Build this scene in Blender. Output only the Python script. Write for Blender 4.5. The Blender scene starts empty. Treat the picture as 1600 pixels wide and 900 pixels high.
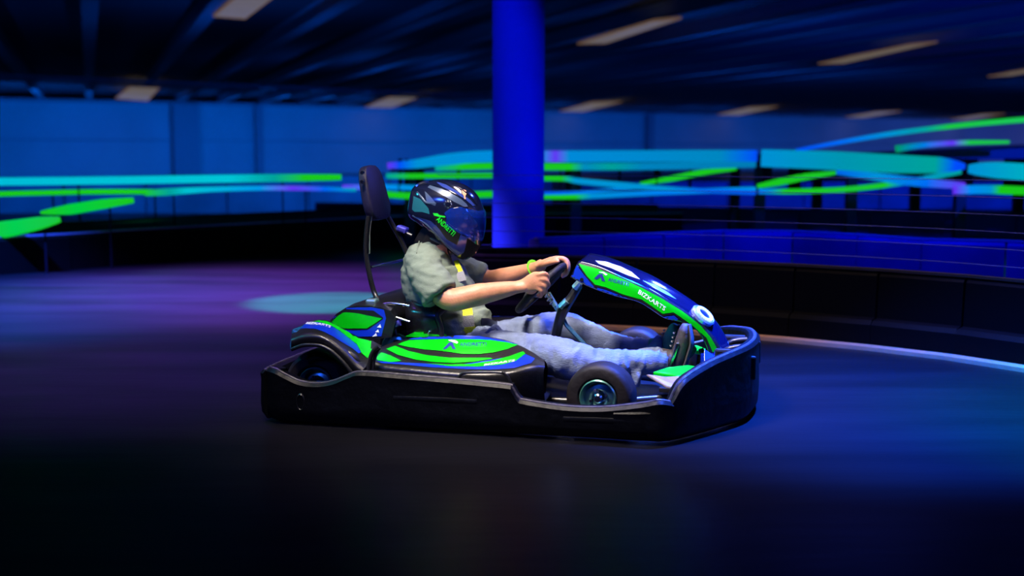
import bpy, bmesh, math, random
from mathutils import Vector, Matrix, noise
from mathutils.bvhtree import BVHTree
random.seed(7)
SC = bpy.context.scene
COL = SC.collection
PI = math.pi
V = Vector
# ------------------------------------------------------------------ camera
F_PX, CAM_H, HORIZON = 1900.0, 1.09, 240.0
PITCH = math.atan((450 - HORIZON) / F_PX)
cam = bpy.data.cameras.new('camera'); cam.sensor_width = 36; cam.lens = 36 * F_PX / 1600
cam.clip_end = 300
co = bpy.data.objects.new('camera', cam); COL.objects.link(co)
co.location = (0, 0, CAM_H); co.rotation_euler = (PI / 2 - PITCH, 0, 0)
cam.dof.use_dof = True; cam.dof.focus_distance = 5.1; cam.dof.aperture_fstop = 1.5
SC.camera = co
# ------------------------------------------------------------------ world, exposure
w = bpy.data.worlds.new('world'); SC.world = w; w.use_nodes = True
w.node_tree.nodes['Background'].inputs[0].default_value = (0.01, 0.02, 0.1, 1)
w.node_tree.nodes['Background'].inputs[1].default_value = 0.05
vs = SC.view_settings
vs.view_transform = 'Standard'; vs.look = 'None'; vs.exposure = 0; vs.gamma = 1; vs.use_curve_mapping = False

def aim(o, target):
    d = V(target) - V(o.location); o.rotation_euler = d.to_track_quat('-Z', 'Y').to_euler()
def area(name, loc, target, sx, sy, power, color, spread=180):
    l = bpy.data.lights.new(name, 'AREA'); l.shape = 'RECTANGLE'; l.size = sx; l.size_y = sy; l.spread = math.radians(spread)
    l.energy = power; l.color = color
    o = bpy.data.objects.new(name, l); COL.objects.link(o); o.location = loc; aim(o, target); return o
def spot(name, loc, target, deg, power, color, blend=0.8, rad=0.05):
    l = bpy.data.lights.new(name, 'SPOT'); l.spot_size = math.radians(deg); l.spot_blend = blend
    l.energy = power; l.color = color; l.shadow_soft_size = rad
    o = bpy.data.objects.new(name, l); COL.objects.link(o); o.location = loc; aim(o, target); return o
# overhead panel light on the near side of the track: the neutral key light
area('key_light', (-0.75, 3.9, 3.4), (0.05, 5.15, 0.5), 0.7, 1.4, 33, (1.0, 0.86, 0.75), 48)
area('overhead_light', (0.9, 5.6, 3.5), (0.5, 5.3, 0.3), 1.8, 0.4, 13, (1.0, 0.82, 0.80), 55)
# blue, violet and teal floods hung around the bend
spot('blue_flood', (2.6, 7.6, 3.3), (0.4, 5.3, 0.5), 45, 400, (0.04, 0.08, 1.0), rad=0.15)
spot('teal_flood', (-3.4, 5.2, 2.9), (0.0, 5.3, 0.5), 40, 150, (0.02, 0.55, 0.8), rad=0.2)
spot('blue_side_flood', (-2.8, 1.2, 3.2), (0.2, 5.2, 0.4), 40, 330, (0.03, 0.10, 1.0), rad=0.3)
spot('blue_front_flood', (3.6, 2.0, 2.6), (1.0, 5.0, 0.3), 40, 110, (0.03, 0.10, 1.0), rad=0.2)
# pools of coloured light on the floor
spot('violet_pool', (-2.1, 10.0, 3.5), (-2.1, 9.9, 0), 78, 15000, (0.42, 0.10, 1.0), 1.0)
spot('blue_pool_left', (-3.9, 9.2, 3.5), (-3.8, 9.2, 0), 80, 17000, (0.02, 0.12, 1.0), 1.0)
spot('cyan_pool', (-1.35, 8.6, 3.4), (-1.32, 8.9, 0), 24, 21000, (0.0, 0.95, 0.7), 0.5)
spot('violet_pool_near', (-2.2, 6.8, 3.5), (-2.2, 7.0, 0), 82, 3800, (0.3, 0.10, 1.0), 1.0)
spot('blue_pool_right', (1.6, 5.3, 3.5), (1.55, 5.35, 0), 54, 18000, (0.0, 0.09, 1.0), 1.0)
spot('blue_pool_front', (2.0, 4.0, 3.5), (1.9, 3.7, 0), 50, 500, (0.01, 0.06, 1.0), 1.0)
spot('green_pool_right', (2.8, 4.7, 3.5), (2.75, 4.85, 0), 46, 3000, (0.0, 0.9, 0.35), 1.0)
spot('kerb_fill', (1.9, 6.3, 3.5), (2.0, 6.7, 0), 66, 260, (1.0, 0.7, 0.6), 1.0)  # unseen warm spots added to bring out the tan of the kerb
spot('kerb_fill', (0.0, 6.9, 3.5), (0.2, 7.4, 0), 50, 40, (1.0, 0.7, 0.6), 1.0)
# column wash; added fill for wall, ceiling, partitions and far floor
spot('column_flood', (-1.2, 7.6, 3.3), (0.1, 10.6, 1.6), 30, 330, (0.0, 0.01, 1.0), 0.6)
spot('column_flood_right', (1.6, 8.6, 0.9), (0.1, 10.6, 1.5), 40, 110, (0.0, 0.02, 1.0), 0.6)
for i, (x, e, c) in enumerate([(-24, 6400, (0, 0.17, 1)), (-14, 6600, (0, 0.17, 1)), (-4, 5200, (0, 0.17, 1)), (6, 4200, (0, 0.15, 1)), (18, 4200, (0.01, 0.16, 1)), (30, 4200, (0.05, 0.18, 1)), (42, 4200, (0.08, 0.16, 1))]):
    yw = 57.7 + 0.6 * (x + 24.3)
    spot('wall_fill', (x + 6, yw - 10.5, 0.5), (x, yw, 2.0), 120, e * 0.42, c, 1.0)  # unseen small-radius spots added to brighten the back wall
for i, (x, y, e) in enumerate([(-14, 23, 130), (-5, 23, 130), (4, 26, 160), (13, 25, 190), (23, 27, 200), (-4, 38, 200), (8, 40, 260), (20, 44, 300), (34, 50, 300), (4, 13.5, 50), (9, 15.5, 70)]):
    spot('ceiling_fill', (x, y, 0.4), (x, y + 0.5, 3.6), 165, e * 1.2, (0.0, 0.14, 1.0), 1.0)  # unseen upward spots added to lift the ceiling, standing in for LED spill
for x in (-13, -8, -3): spot('partition_fill', (x, 19.5, 2.6), (x, 22.5, 0.3), 110, 420, (0.0, 0.16, 1.0), 1.0)  # added only to light the invented left partition
spot('far_floor_fill', (7.5, 12.5, 2.8), (7.5, 16.5, 0), 120, 2500, (0.0, 0.03, 1.0), 1.0)  # unseen spot added to turn the far floor blue
for x in (5, 10, 15, 20): spot('partition_fill', (x, 20.8, 2.5), (x, 24.5, 0.2), 110, 150, (0.0, 0.035, 1.0), 1.0)  # likewise added, for the right partition
spot('far_barrier_flood', (2.5, 8.3, 2.9), (2.5, 10.2, 0.2), 110, 600, (0.0, 0.01, 1.0), 1.0)

# ------------------------------------------------------------------ materials
MATS = {}
def mat(name, color, rough=0.5, metal=0.0, spec=0.5, emit=None, estr=1.0, bump=0.0, bscale=40, mottled=0.0, mscale=6, coat=0.0, alpha=1.0, trans=0.0, stretch=None):
    if name in MATS: return MATS[name]
    m = bpy.data.materials.new(name); m.use_nodes = True; nt = m.node_tree; b = nt.nodes['Principled BSDF']
    b.inputs['Base Color'].default_value = (*color, 1); b.inputs['Roughness'].default_value = rough
    b.inputs['Metallic'].default_value = metal; b.inputs['Specular IOR Level'].default_value = spec
    b.inputs['Coat Weight'].default_value = coat; b.inputs['Coat Roughness'].default_value = 0.08
    b.inputs['Alpha'].default_value = alpha; b.inputs['Transmission Weight'].default_value = trans
    if emit: b.inputs['Emission Color'].default_value = (*emit, 1); b.inputs['Emission Strength'].default_value = estr
    if bump or mottled:
        tc = nt.nodes.new('ShaderNodeTexCoord'); mp = nt.nodes.new('ShaderNodeMapping')
        nt.links.new(tc.outputs['Object'], mp.inputs[0])
        if stretch: mp.inputs['Scale'].default_value = stretch
        if mottled:
            n = nt.nodes.new('ShaderNodeTexNoise'); n.inputs['Scale'].default_value = mscale; n.inputs['Detail'].default_value = 6
            nt.links.new(mp.outputs[0], n.inputs['Vector'])
            r = nt.nodes.new('ShaderNodeMapRange'); r.inputs['From Min'].default_value = 0.3; r.inputs['From Max'].default_value = 0.7
            r.inputs['To Min'].default_value = 1 - mottled; r.inputs['To Max'].default_value = 1 + mottled
            nt.links.new(n.outputs[0], r.inputs[0])
            mx = nt.nodes.new('ShaderNodeVectorMath'); mx.operation = 'SCALE'; mx.inputs[0].default_value = color
            nt.links.new(r.outputs[0], mx.inputs['Scale']); nt.links.new(mx.outputs[0], b.inputs['Base Color'])
        if bump:
            n2 = nt.nodes.new('ShaderNodeTexNoise'); n2.inputs['Scale'].default_value = bscale; n2.inputs['Detail'].default_value = 4
            nt.links.new(mp.outputs[0], n2.inputs['Vector'])
            bp = nt.nodes.new('ShaderNodeBump'); bp.inputs['Strength'].default_value = bump; bp.inputs['Distance'].default_value = 0.01
            nt.links.new(n2.outputs[0], bp.inputs['Height']); nt.links.new(bp.outputs[0], b.inputs['Normal'])
    MATS[name] = m; return m
def led_mat(name, stops, length):
    """LED diffuser whose colour runs along the strip (object X from 0 to length)."""
    m = bpy.data.materials.new(name); m.use_nodes = True; nt = m.node_tree; b = nt.nodes['Principled BSDF']
    b.inputs['Base Color'].default_value = (0.005, 0.005, 0.005, 1); b.inputs['Roughness'].default_value = 0.5; b.inputs['Specular IOR Level'].default_value = 0.1
    a = nt.nodes.new('ShaderNodeAttribute'); a.attribute_name = 'along'
    r = nt.nodes.new('ShaderNodeValToRGB'); cr = r.color_ramp
    while len(cr.elements) > 1: cr.elements.remove(cr.elements[0])
    cr.elements[0].position = stops[0][0]; cr.elements[0].color = (*stops[0][1], 1)
    for p, c in stops[1:]:
        e = cr.elements.new(p); e.color = (*c, 1)
    nt.links.new(a.outputs['Fac'], r.inputs[0]); nt.links.new(r.outputs[0], b.inputs['Emission Color'])
    b.inputs['Emission Strength'].default_value = 1.0
    return m
GREEN = mat('green_plastic', (0.0, 0.52, 0.004), 0.30, coat=0.25)
BLUE = mat('blue_plastic', (0.003, 0.03, 0.55), 0.28, coat=0.4)
BLACKP = mat('black_moulded_plastic', (0.005, 0.005, 0.006), 0.36, spec=0.55, bump=0.15, bscale=60)
BLACKR = mat('black_bumper_plastic', (0.0018, 0.0022, 0.0035), 0.45, spec=0.16, bump=0.5, bscale=18, mottled=0.4, mscale=9)
BLACKS = mat('black_sticker', (0.006, 0.006, 0.008), 0.35)
SATIN = mat('black_powder_coated_steel', (0.012, 0.012, 0.014), 0.28, spec=0.6)
CHROME = mat('polished_metal', (0.6, 0.62, 0.65), 0.18, 1.0)
TEALM = mat('zinc_bracket', (0.25, 0.45, 0.45), 0.35, 0.8)
RUBBER = mat('tyre_rubber', (0.007, 0.005, 0.005), 0.6, spec=0.3, bump=0.3, bscale=30)
RIM = mat('alloy_rim', (0.20, 0.48, 0.42), 0.3, 0.9)
WHITE = mat('white_print', (0.8, 0.85, 0.9), 0.4)
NAVY = mat('navy_print', (0.01, 0.02, 0.22), 0.4)
GREENP = mat('green_print', (0.01, 0.6, 0.03), 0.4)
SEATM = mat('seat_shell', (0.005, 0.005, 0.008), 0.25, spec=0.6)
PADM = mat('headrest_vinyl', (0.008, 0.007, 0.03), 0.5, spec=0.3, bump=0.2, bscale=80)
YELLOW = mat('yellow_webbing', (0.72, 0.78, 0.0), 0.6, bump=0.4, bscale=220)
GREYW = mat('grey_webbing', (0.16, 0.17, 0.2), 0.7, bump=0.4, bscale=220)
SKIN = mat('skin', (0.46, 0.20, 0.11), 0.48, mottled=0.12, mscale=28, bump=0.15, bscale=120)
SHIRT = mat('shirt_cotton', (0.145, 0.185, 0.15), 0.85, spec=0.2, bump=0.25, bscale=240, mottled=0.06, mscale=50)
JEANS = mat('denim', (0.125, 0.16, 0.25), 0.85, spec=0.2, bump=0.4, bscale=140, mottled=0.35, mscale=14, stretch=(0.5, 1, 1.4))
LEATHER = mat('belt_leather', (0.02, 0.02, 0.035), 0.4)
SHOEM = mat('shoe_suede', (0.045, 0.035, 0.04), 0.6, bump=0.3, bscale=90)
SHOEG = mat('shoe_green_mesh', (0.02, 0.22, 0.12), 0.5)
HELM = mat('helmet_gloss_shell', (0.004, 0.006, 0.022), 0.16, spec=0.7, coat=1.0)
HELM2 = mat('helmet_blue_band', (0.02, 0.04, 0.22), 0.2, coat=1.0)
HELM3 = mat('helmet_grey_band', (0.05, 0.08, 0.15), 0.28, 0.2, coat=0.3)
PAD = mat('helmet_lining', (0.008, 0.008, 0.012), 0.9)
VISOR = mat('visor_tint', (0.01, 0.06, 0.65), 0.06, 0.25, 1.0, alpha=0.36, coat=1.0)
HAIR = mat('brow_hair', (0.05, 0.03, 0.02), 0.8)
EYEW = mat('eye_white', (0.7, 0.7, 0.68), 0.3)

# ------------------------------------------------------------------ mesh helpers
def mesh_obj(name, verts, faces, m, parent=None, smooth=True, edges=()):
    me = bpy.data.meshes.new(name); me.from_pydata([tuple(v) for v in verts], list(edges), faces); me.update()
    if m: me.materials.append(m)
    if smooth:
        for p in me.polygons: p.use_smooth = True
    o = bpy.data.objects.new(name, me); COL.objects.link(o)
    if parent: o.parent = parent
    return o
def tag(o, label=None, cat=None, group=None, kind=None):
    if label: o['label'] = label
    if cat: o['category'] = cat
    if group: o['group'] = group
    if kind: o['kind'] = kind
    return o
def empty(name, loc, rz=0, label=None, cat=None, group=None):
    o = bpy.data.objects.new(name, None); COL.objects.link(o); o.location = loc; o.rotation_euler = (0, 0, rz)
    o.empty_display_size = 0.1
    return tag(o, label, cat, group)
class MB:
    """collects pieces of ONE mesh"""
    def __init__(s): s.v = []; s.f = []
    def add(s, v, f):
        n = len(s.v); s.v += [V(p) for p in v]; s.f += [tuple(i + n for i in q) for q in f]; return s
    def box(s, c, size, rot=None, taper=1.0):
        sx, sy, sz = [k / 2 for k in size]; pts = []
        for z, t in ((-sz, 1), (sz, taper)):
            for x, y in ((-sx, -sy), (sx, -sy), (sx, sy), (-sx, sy)): pts.append(V((x * t, y * t, z)))
        if rot: pts = [rot @ p for p in pts]
        c = V(c)
        return s.add([p + c for p in pts], [(3, 2, 1, 0), (4, 5, 6, 7), (0, 1, 5, 4), (1, 2, 6, 5), (2, 3, 7, 6), (3, 0, 4, 7)])
    def tube(s, pts, r, seg=10, smooth=6, closed=False, flat=None):
        P, R = smooth_path(pts, r, smooth, closed)
        n = len(P); rings = []
        up = V((0, 0, 1)); prev = None
        for i in range(n):
            if closed: t = P[(i + 1) % n] - P[i - 1]
            else: t = P[min(i + 1, n - 1)] - P[max(i - 1, 0)]
            t.normalize()
            if prev is None:
                a = up if abs(t.dot(up)) < 0.9 else V((0, 1, 0)); x = t.cross(a).normalized()
            else: x = (prev - t * prev.dot(t)).normalized()
            prev = x; y = t.cross(x)
            k = R[i]; kx, ky = (k if isinstance(k, tuple) else (k, k))
            rings.append([P[i] + x * (kx * math.cos(2 * PI * j / seg)) + y * (ky * math.sin(2 * PI * j / seg)) for j in range(seg)])
        vs = [p for r_ in rings for p in r_]; fs = []
        m = n if closed else n - 1
        for i in range(m):
            a = i * seg; b = ((i + 1) % n) * seg
            for j in range(seg): fs.append((a + j, a + (j + 1) % seg, b + (j + 1) % seg, b + j))
        if not closed: fs += [tuple(range(seg - 1, -1, -1)), tuple((n - 1) * seg + j for j in range(seg))]
        return s.add(vs, fs)
    def ell(s, c, rad, rot=None, nu=20, nv=12):
        c = V(c); pts = [V((0, 0, -rad[2]))]; fs = []
        for i in range(1, nv):
            a = -PI / 2 + PI * i / nv
            for j in range(nu):
                b = 2 * PI * j / nu; pts.append(V((rad[0] * math.cos(a) * math.cos(b), rad[1] * math.cos(a) * math.sin(b), rad[2] * math.sin(a))))
        pts.append(V((0, 0, rad[2]))); L = len(pts) - 1
        for j in range(nu):
            fs.append((0, 1 + (j + 1) % nu, 1 + j)); q = 1 + (nv - 2) * nu; fs.append((q + j, q + (j + 1) % nu, L))
            for i in range(nv - 2):
                a = 1 + i * nu; b = a + nu; fs.append((a + j, a + (j + 1) % nu, b + (j + 1) % nu, b + j))
        if rot: pts = [rot @ p for p in pts]
        return s.add([p + c for p in pts], fs)
    def lathe(s, c, prof, axis='Y', seg=40, ang=2 * PI):
        """prof: list of (radius, offset along axis)"""
        c = V(c); n = len(prof); vs = []; fs = []
        for j in range(seg):
            a = 2 * PI * j / seg
            for r, h in prof:
                vs.append(c + (V((r * math.cos(a), h, r * math.sin(a))) if axis == 'Y' else V((r * math.cos(a), r * math.sin(a), h))))
        for j in range(seg):
            for i in range(n - 1):
                a = j * n + i; b = ((j + 1) % seg) * n + i; fs.append((a, a + 1, b + 1, b))
        return s.add(vs, fs)
    def build(s, name, m, parent=None, smooth=True, bevel=0, fix=True):
        o = mesh_obj(name, s.v, s.f, m, parent, smooth)
        if fix:
            bm = bmesh.new(); bm.from_mesh(o.data); bmesh.ops.recalc_face_normals(bm, faces=bm.faces); bm.to_mesh(o.data); bm.free()
        if bevel:
            b = o.modifiers.new('bevel', 'BEVEL'); b.width = bevel; b.segments = 2; b.limit_method = 'ANGLE'; b.harden_normals = False
        if smooth and bevel == 0 and fix: sharp(o, 40)
        return o
def sharp(o, deg):
    me = o.data; bm = bmesh.new(); bm.from_mesh(me); lim = math.radians(deg)
    for e in bm.edges:
        if len(e.link_faces) == 2 and e.calc_face_angle(0) > lim: e.smooth = False
    bm.to_mesh(me); bm.free()
def cr(p0, p1, p2, p3, t):
    return 0.5 * ((2 * p1) + (p2 - p0) * t + (2 * p0 - 5 * p1 + 4 * p2 - p3) * t * t + (3 * p1 - p0 - 3 * p2 + p3) * t ** 3)
def smooth_path(pts, r, k=6, closed=False):
    pts = [V(p) for p in pts]; n = len(pts)
    if not isinstance(r, (list,)): r = [r] * n
    if k <= 1 or n < 3: return pts, list(r)
    P = []; R = []; m = n if closed else n - 1
    g = (lambda i: i % n) if closed else (lambda i: max(0, min(n - 1, i)))
    for i in range(m):
        for j in range(k):
            t = j / k
            P.append(cr(pts[g(i - 1)], pts[g(i)], pts[g(i + 1)], pts[g(i + 2)], t))
            a, b = r[g(i)], r[g(i + 1)]
            if isinstance(a, tuple) or isinstance(b, tuple):
                a = a if isinstance(a, tuple) else (a, a); b = b if isinstance(b, tuple) else (b, b)
                R.append((a[0] + (b[0] - a[0]) * t, a[1] + (b[1] - a[1]) * t))
            else: R.append(a + (b - a) * t)
    if not closed: P.append(pts[-1]); R.append(r[-1])
    return P, R
def grid(name, rows, m, parent=None, k=4, thick=0.0, off=-1, smooth=True):
    """rows of equally many 3D points -> smooth surface"""
    R = [smooth_path(r, 0, k)[0] for r in rows]
    nc = len(R[0]); C = [smooth_path([r[c] for r in R], 0, k)[0] for c in range(nc)]
    nr = len(C[0]); vs = [C[c][i] for i in range(nr) for c in range(nc)]
    fs = [(i * nc + c, i * nc + c + 1, (i + 1) * nc + c + 1, (i + 1) * nc + c) for i in range(nr - 1) for c in range(nc - 1)]
    o = mesh_obj(name, vs, fs, m, parent, smooth)
    if thick:
        s = o.modifiers.new('thickness', 'SOLIDIFY'); s.thickness = thick; s.offset = off
    return o
def mirror(o, name=None):
    c = o.copy(); c.data = o.data.copy(); COL.objects.link(c)
    for v in c.data.vertices: v.co.y = -v.co.y
    c.data.flip_normals(); return c
def baked(o):
    """replace the object's mesh by its evaluated mesh"""
    dg = bpy.context.evaluated_depsgraph_get(); dg.update()
    me = bpy.data.meshes.new_from_object(o.evaluated_get(dg)); o.modifiers.clear(); o.data = me
    return o
def remesh(o, size, it=3, disp=None):
    r = o.modifiers.new('r', 'REMESH'); r.mode = 'VOXEL'; r.voxel_size = size
    s = o.modifiers.new('s', 'SMOOTH'); s.iterations = it; s.factor = 0.6
    baked(o)
    if disp:
        N = [v.normal.copy() for v in o.data.vertices]
        for v, n in zip(o.data.vertices, N): v.co += n * disp(v.co)
    for p in o.data.polygons: p.use_smooth = True
    return o
# pixel of the photograph -> ray -> where it meets a real plane of the place
def ray(px, py):
    x = (px - 800) / F_PX; y = -(py - 450) / F_PX; c, s = math.cos(PITCH), math.sin(PITCH)
    return V((x, c + y * s, -s + y * c))
CAM = V((0, 0, CAM_H))
def gz(px, py, z=0.0):
    r = ray(px, py); return CAM + r * ((z - CAM_H) / r.z)
def gy(px, py, y):
    r = ray(px, py); return CAM + r * (y / r.y)
KC = V((0.075, 5.333, 0)); YAW = math.radians(-14)
KM = Matrix.Translation(KC) @ Matrix.Rotation(YAW, 4, 'Z'); KI = KM.inverted()
LO = KI @ CAM
def lray(px, py): return (KI.to_3x3() @ ray(px, py)).normalized()
def kv(px, py, v):
    r = lray(px, py); return LO + r * ((v - LO.y) / r.y)
def kz(px, py, z):
    r = lray(px, py); return LO + r * ((z - LO.z) / r.z)
def ku(px, py, u):
    r = lray(px, py); return LO + r * ((u - LO.x) / r.x)
def zat(u, v, py):
    """height at which the vertical line through plan point (u,v) crosses image row py"""
    p = KM @ V((u, v, 0)); k = -(py - 450) / F_PX; c, s = math.cos(PITCH), math.sin(PITCH)
    # (z-h) = y * (-s + k c)/(c + k s)
    return CAM_H + p.y * (-s + k * c) / (c + k * s)
def bvh(o):
    dg = bpy.context.evaluated_depsgraph_get(); dg.update(); return BVHTree.FromObject(o, dg)
def sticker(name, poly, tree, m, parent, off=0.002, step=5.0, org=None):
    """a thin printed film cut to an outline and laid on a curved panel"""
    bm = bmesh.new(); vs = [bm.verts.new((x, y, 0)) for x, y in poly]; bm.faces.new(vs)
    bmesh.ops.triangulate(bm, faces=bm.faces)
    for _ in range(6):
        L = [e for e in bm.edges if e.calc_length() > step]
        if not L: break
        bmesh.ops.subdivide_edges(bm, edges=L, cuts=1); bmesh.ops.triangulate(bm, faces=bm.faces)
    return film(name, [v.co for v in bm.verts], [[v.index for v in f.verts] for f in (bm.verts.index_update(), bm.faces)[1]], tree, m, parent, off, bm)
def film(name, pts, faces, tree, m, parent, off, bm=None):
    out = []; ok = []
    last = None
    for p in pts:
        r = lray(p[0], p[1]); hit = tree.ray_cast(LO, r)
        if hit[0] is None: out.append(None)
        else:
            n = hit[1] if hit[1].dot(r) < 0 else -hit[1]
            out.append(hit[0] + n * off)
    fs = [f for f in faces if all(out[i] is not None for i in f)]
    ref = [o for o in out if o is not None]
    if not ref: print('STICKER MISSED', name); return None
    def fine(f): return max((out[a] - out[b]).length for a in f for b in f) < 0.12
    fs = [f for f in fs if fine(f)]
    o = mesh_obj(name, [p if p is not None else ref[0] for p in out], fs, m, parent, True)
    if bm: bm.free()
    b2 = bmesh.new(); b2.from_mesh(o.data); bmesh.ops.delete(b2, geom=[v for v in b2.verts if not v.link_faces], context='VERTS')
    for f in b2.faces:
        f.normal_update()
        c = f.calc_center_median()
        if f.normal.dot(c - LO) > 0: f.normal_flip()
    b2.to_mesh(o.data); b2.free(); return o
def text_geo(body, shear=0.0):
    cu = bpy.data.curves.new('t', 'FONT'); cu.body = body; cu.size = 1; cu.shear = shear; cu.resolution_u = 2; cu.offset = 0.012
    o = bpy.data.objects.new('t', cu); COL.objects.link(o)
    dg = bpy.context.evaluated_depsgraph_get(); dg.update(); me = bpy.data.meshes.new_from_object(o.evaluated_get(dg))
    vs = [v.co.copy() for v in me.vertices]; fs = [tuple(p.vertices) for p in me.polygons]
    bpy.data.objects.remove(o); bpy.data.curves.remove(cu); bpy.data.meshes.remove(me)
    x0 = min(v.x for v in vs); x1 = max(v.x for v in vs); y1 = max(v.y for v in vs)
    return [V(((v.x - x0) / (x1 - x0), v.y / y1, 0)) for v in vs], fs
def lettering(name, body, p0, p1, hvec, tree, m, parent, off=0.004, shear=0.0, bend=0.0):
    """p0,p1: ends of the baseline; hvec: up vector of the capitals; bend: baseline sag"""
    vs, fs = text_geo(body, shear); p0 = V((*p0, 0)); p1 = V((*p1, 0)); h = V((*hvec, 0))
    P = [p0 + (p1 - p0) * v.x + h * v.y + V((0, bend * 4 * v.x * (1 - v.x), 0)) for v in vs]
    return film(name, P, fs, tree, m, parent, off)
def crop(pts, x0, y0, s): return [(x0 + x / s, y0 + y / s) for x, y in pts]
# ================================================================== the hall
def struct(o): o['kind'] = 'structure'; return o
CEIL = 3.67
FLOOR = mat('polished_track_floor', (0.0052, 0.005, 0.0068), 0.36, spec=0.05, bump=0.25, bscale=3.0, mottled=0.35, mscale=1.3, stretch=(0.5, 2.2, 1))
fb = MB(); fb.box((12, 45, -0.05), (130, 140, 0.1)); struct(fb.build('floor', FLOOR, smooth=False))
WALLM = mat('painted_wall', (0.40, 0.42, 0.5), 0.7, mottled=0.10, mscale=0.35)
WDIR = V((1, 0.6, 0)).normalized(); WROT = Matrix(((WDIR.x, -WDIR.y, 0), (WDIR.y, WDIR.x, 0), (0, 0, 1)))
def wallp(x, off=0.0): return V((x, 57.7 + 0.6 * (x + 24.3), 0)) + V((WDIR.y, -WDIR.x, 0)) * off
struct(MB().box(wallp(12, -0.1) + V((0, 0, 1.85)), (145, 0.2, 3.8), WROT).build('wall_back', WALLM, smooth=False))
for nm, c, s in (('wall_left', (-50, 12, 1.85), (0.2, 74, 3.8)),
                 ('wall_right', (74, 45, 1.85), (0.2, 140, 3.8)), ('wall_front', (12, -25, 1.85), (125, 0.2, 3.8))):
    struct(MB().box(c, s).build(nm, WALLM, smooth=False))
struct(MB().box((12, 45, CEIL + 0.38), (130, 140, 0.1)).build('ceiling', mat('ceiling_deck', (0.10, 0.11, 0.14), 0.8), smooth=False))
# pilasters and a picture-rail joint on the back wall, built as trim
TRIMM = mat('dark_trim', (0.22, 0.24, 0.32), 0.6)
k = 1
for px, wd in ((292, 1.3), (405, 0.4), (1010, 0.5)):
    k0 = (px - 800) / F_PX; xw = k0 * (57.7 + 14.58) / (1 - 0.6 * k0); struct(MB().box(wallp(xw, 0.2) + V((0, 0, 1.85)), (wd, 0.4, 3.7), WROT).build('trim_%d' % k, TRIMM, smooth=False)); k += 1
struct(MB().box(wallp(12, 0.06) + V((0, 0, 1.75)), (144, 0.12, 0.05), WROT).build('trim_%d' % k, TRIMM, smooth=False)); k += 1
struct(MB().box(wallp(12, 0.2) + V((0, 0, 3.62)), (144, 0.4, 0.12), WROT).build('trim_%d' % k, TRIMM, smooth=False)); k += 1
# roof joists: they run away from us and to the left
JD = V((-0.346, 1, 0)).normalized(); JN = V((JD.y, -JD.x, 0)); JR = Matrix(((JN.x, JD.x, 0), (JN.y, JD.y, 0), (0, 0, 1)))
JOI = mat('painted_joist', (0.30, 0.36, 0.45), 0.55)
base = gy(140, 60, 27.2); base.z = 0
for i in range(-6, 28):
    c = base + JN * (2.1 * i) ; c = c + JD * 30
    b = MB(); L = 120
    b.box((c.x, c.y, CEIL), (0.30, L, 0.03), JR); b.box((c.x, c.y, CEIL + 0.16), (0.04, L, 0.32), JR); b.box((c.x, c.y, CEIL + 0.30), (0.30, L, 0.02), JR)
    struct(b.build('trim_%d' % k, JOI, smooth=False)); k += 1
# the long girder and two pipes under the deck, crossing the joists
def beam(nm, p0, p1, wd, ht, m):
    a = V(p0); b = V(p1); d = (b - a); L = d.length; d.normalize(); n = V((d.y, -d.x, 0)).normalized(); u = n.cross(d)
    R = Matrix(((n.x, d.x, u.x), (n.y, d.y, u.y), (n.z, d.z, u.z)))
    return MB().box((a + b) / 2, (wd, L, ht), R).build(nm, m, smooth=False)
a = gz(-100, 114, 3.45); b = gz(760, 150, 3.45)
for off, wd, ht in ((0, 0.25, 0.10), (2.5, 0.5, 0.05)):
    q = V((-0.6, 0.8, 0)) * off; d = b - a
    struct(beam('trim_%d' % k, a + q, b + q, wd, ht, JOI)); k += 1
# ------------------------------------------------------------------ ceiling light panels
PANEL = mat('panel_diffuser', (0.3, 0.28, 0.25), 0.5, emit=(0.12, 0.10, 0.078), estr=1.0, mottled=0.2, mscale=3)
PFR = mat('panel_frame', (0.25, 0.18, 0.12), 0.5, emit=(0.11, 0.062, 0.028), estr=1.0)  # dim brown glow put into the frame, which is no lamp
def ceiling_panel(corners, label):
    """corners px: left-near, left-far, right-far, right-near; real fixture on the ceiling plane"""
    P = [gz(x, y, CEIL - 0.06) for x, y in corners]
    c = sum(P, V()) / 4
    t = empty('ceiling_light', c, 0, label, 'ceiling light', 'rectangular light panels under the roof')
    Q = [p - c for p in P]; n = 4
    inner = [q * (1 - 0.07) for q in Q]
    up = V((0, 0, 0.03))
    MB().add(inner + [q + up for q in inner], [(3, 2, 1, 0), (4, 5, 6, 7)] + [(i, (i + 1) % 4, 4 + (i + 1) % 4, 4 + i) for i in range(4)]).build('diffuser', PANEL, t, smooth=False)
    dn = V((0, 0, -0.008)); b = MB()
    for i in range(4):
        j = (i + 1) % 4
        v = [Q[i], Q[j], inner[j], inner[i]]
        v = [x + dn for x in v] + [x + up for x in v]
        b.add(v, [(0, 1, 2, 3), (7, 6, 5, 4)] + [(a_, (a_ + 1) % 4, 4 + (a_ + 1) % 4, 4 + a_) for a_ in range(4)])
    b.build('frame', PFR, t, smooth=False)
def par(l, tl, r, br): return [l, tl, r, br]
ceiling_panel([(333, 26), (374, -10), (436, -10), (383, 30)], 'large rectangular ceiling light panel cut by the top edge of the picture')
ceiling_panel([(902, 69), (1022, 32), (1065, 29), (946, 68)], 'near row ceiling light panel up and to the right of the blue column')
ceiling_panel([(1278, 100), (1422, 70), (1465, 66), (1318, 99)], 'long slanting ceiling light panel above the right half of the neon track')
ceiling_panel([(1543, 120), (1690, 94), (1730, 92), (1580, 118)], 'near row ceiling light panel running out of the right edge')
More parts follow.
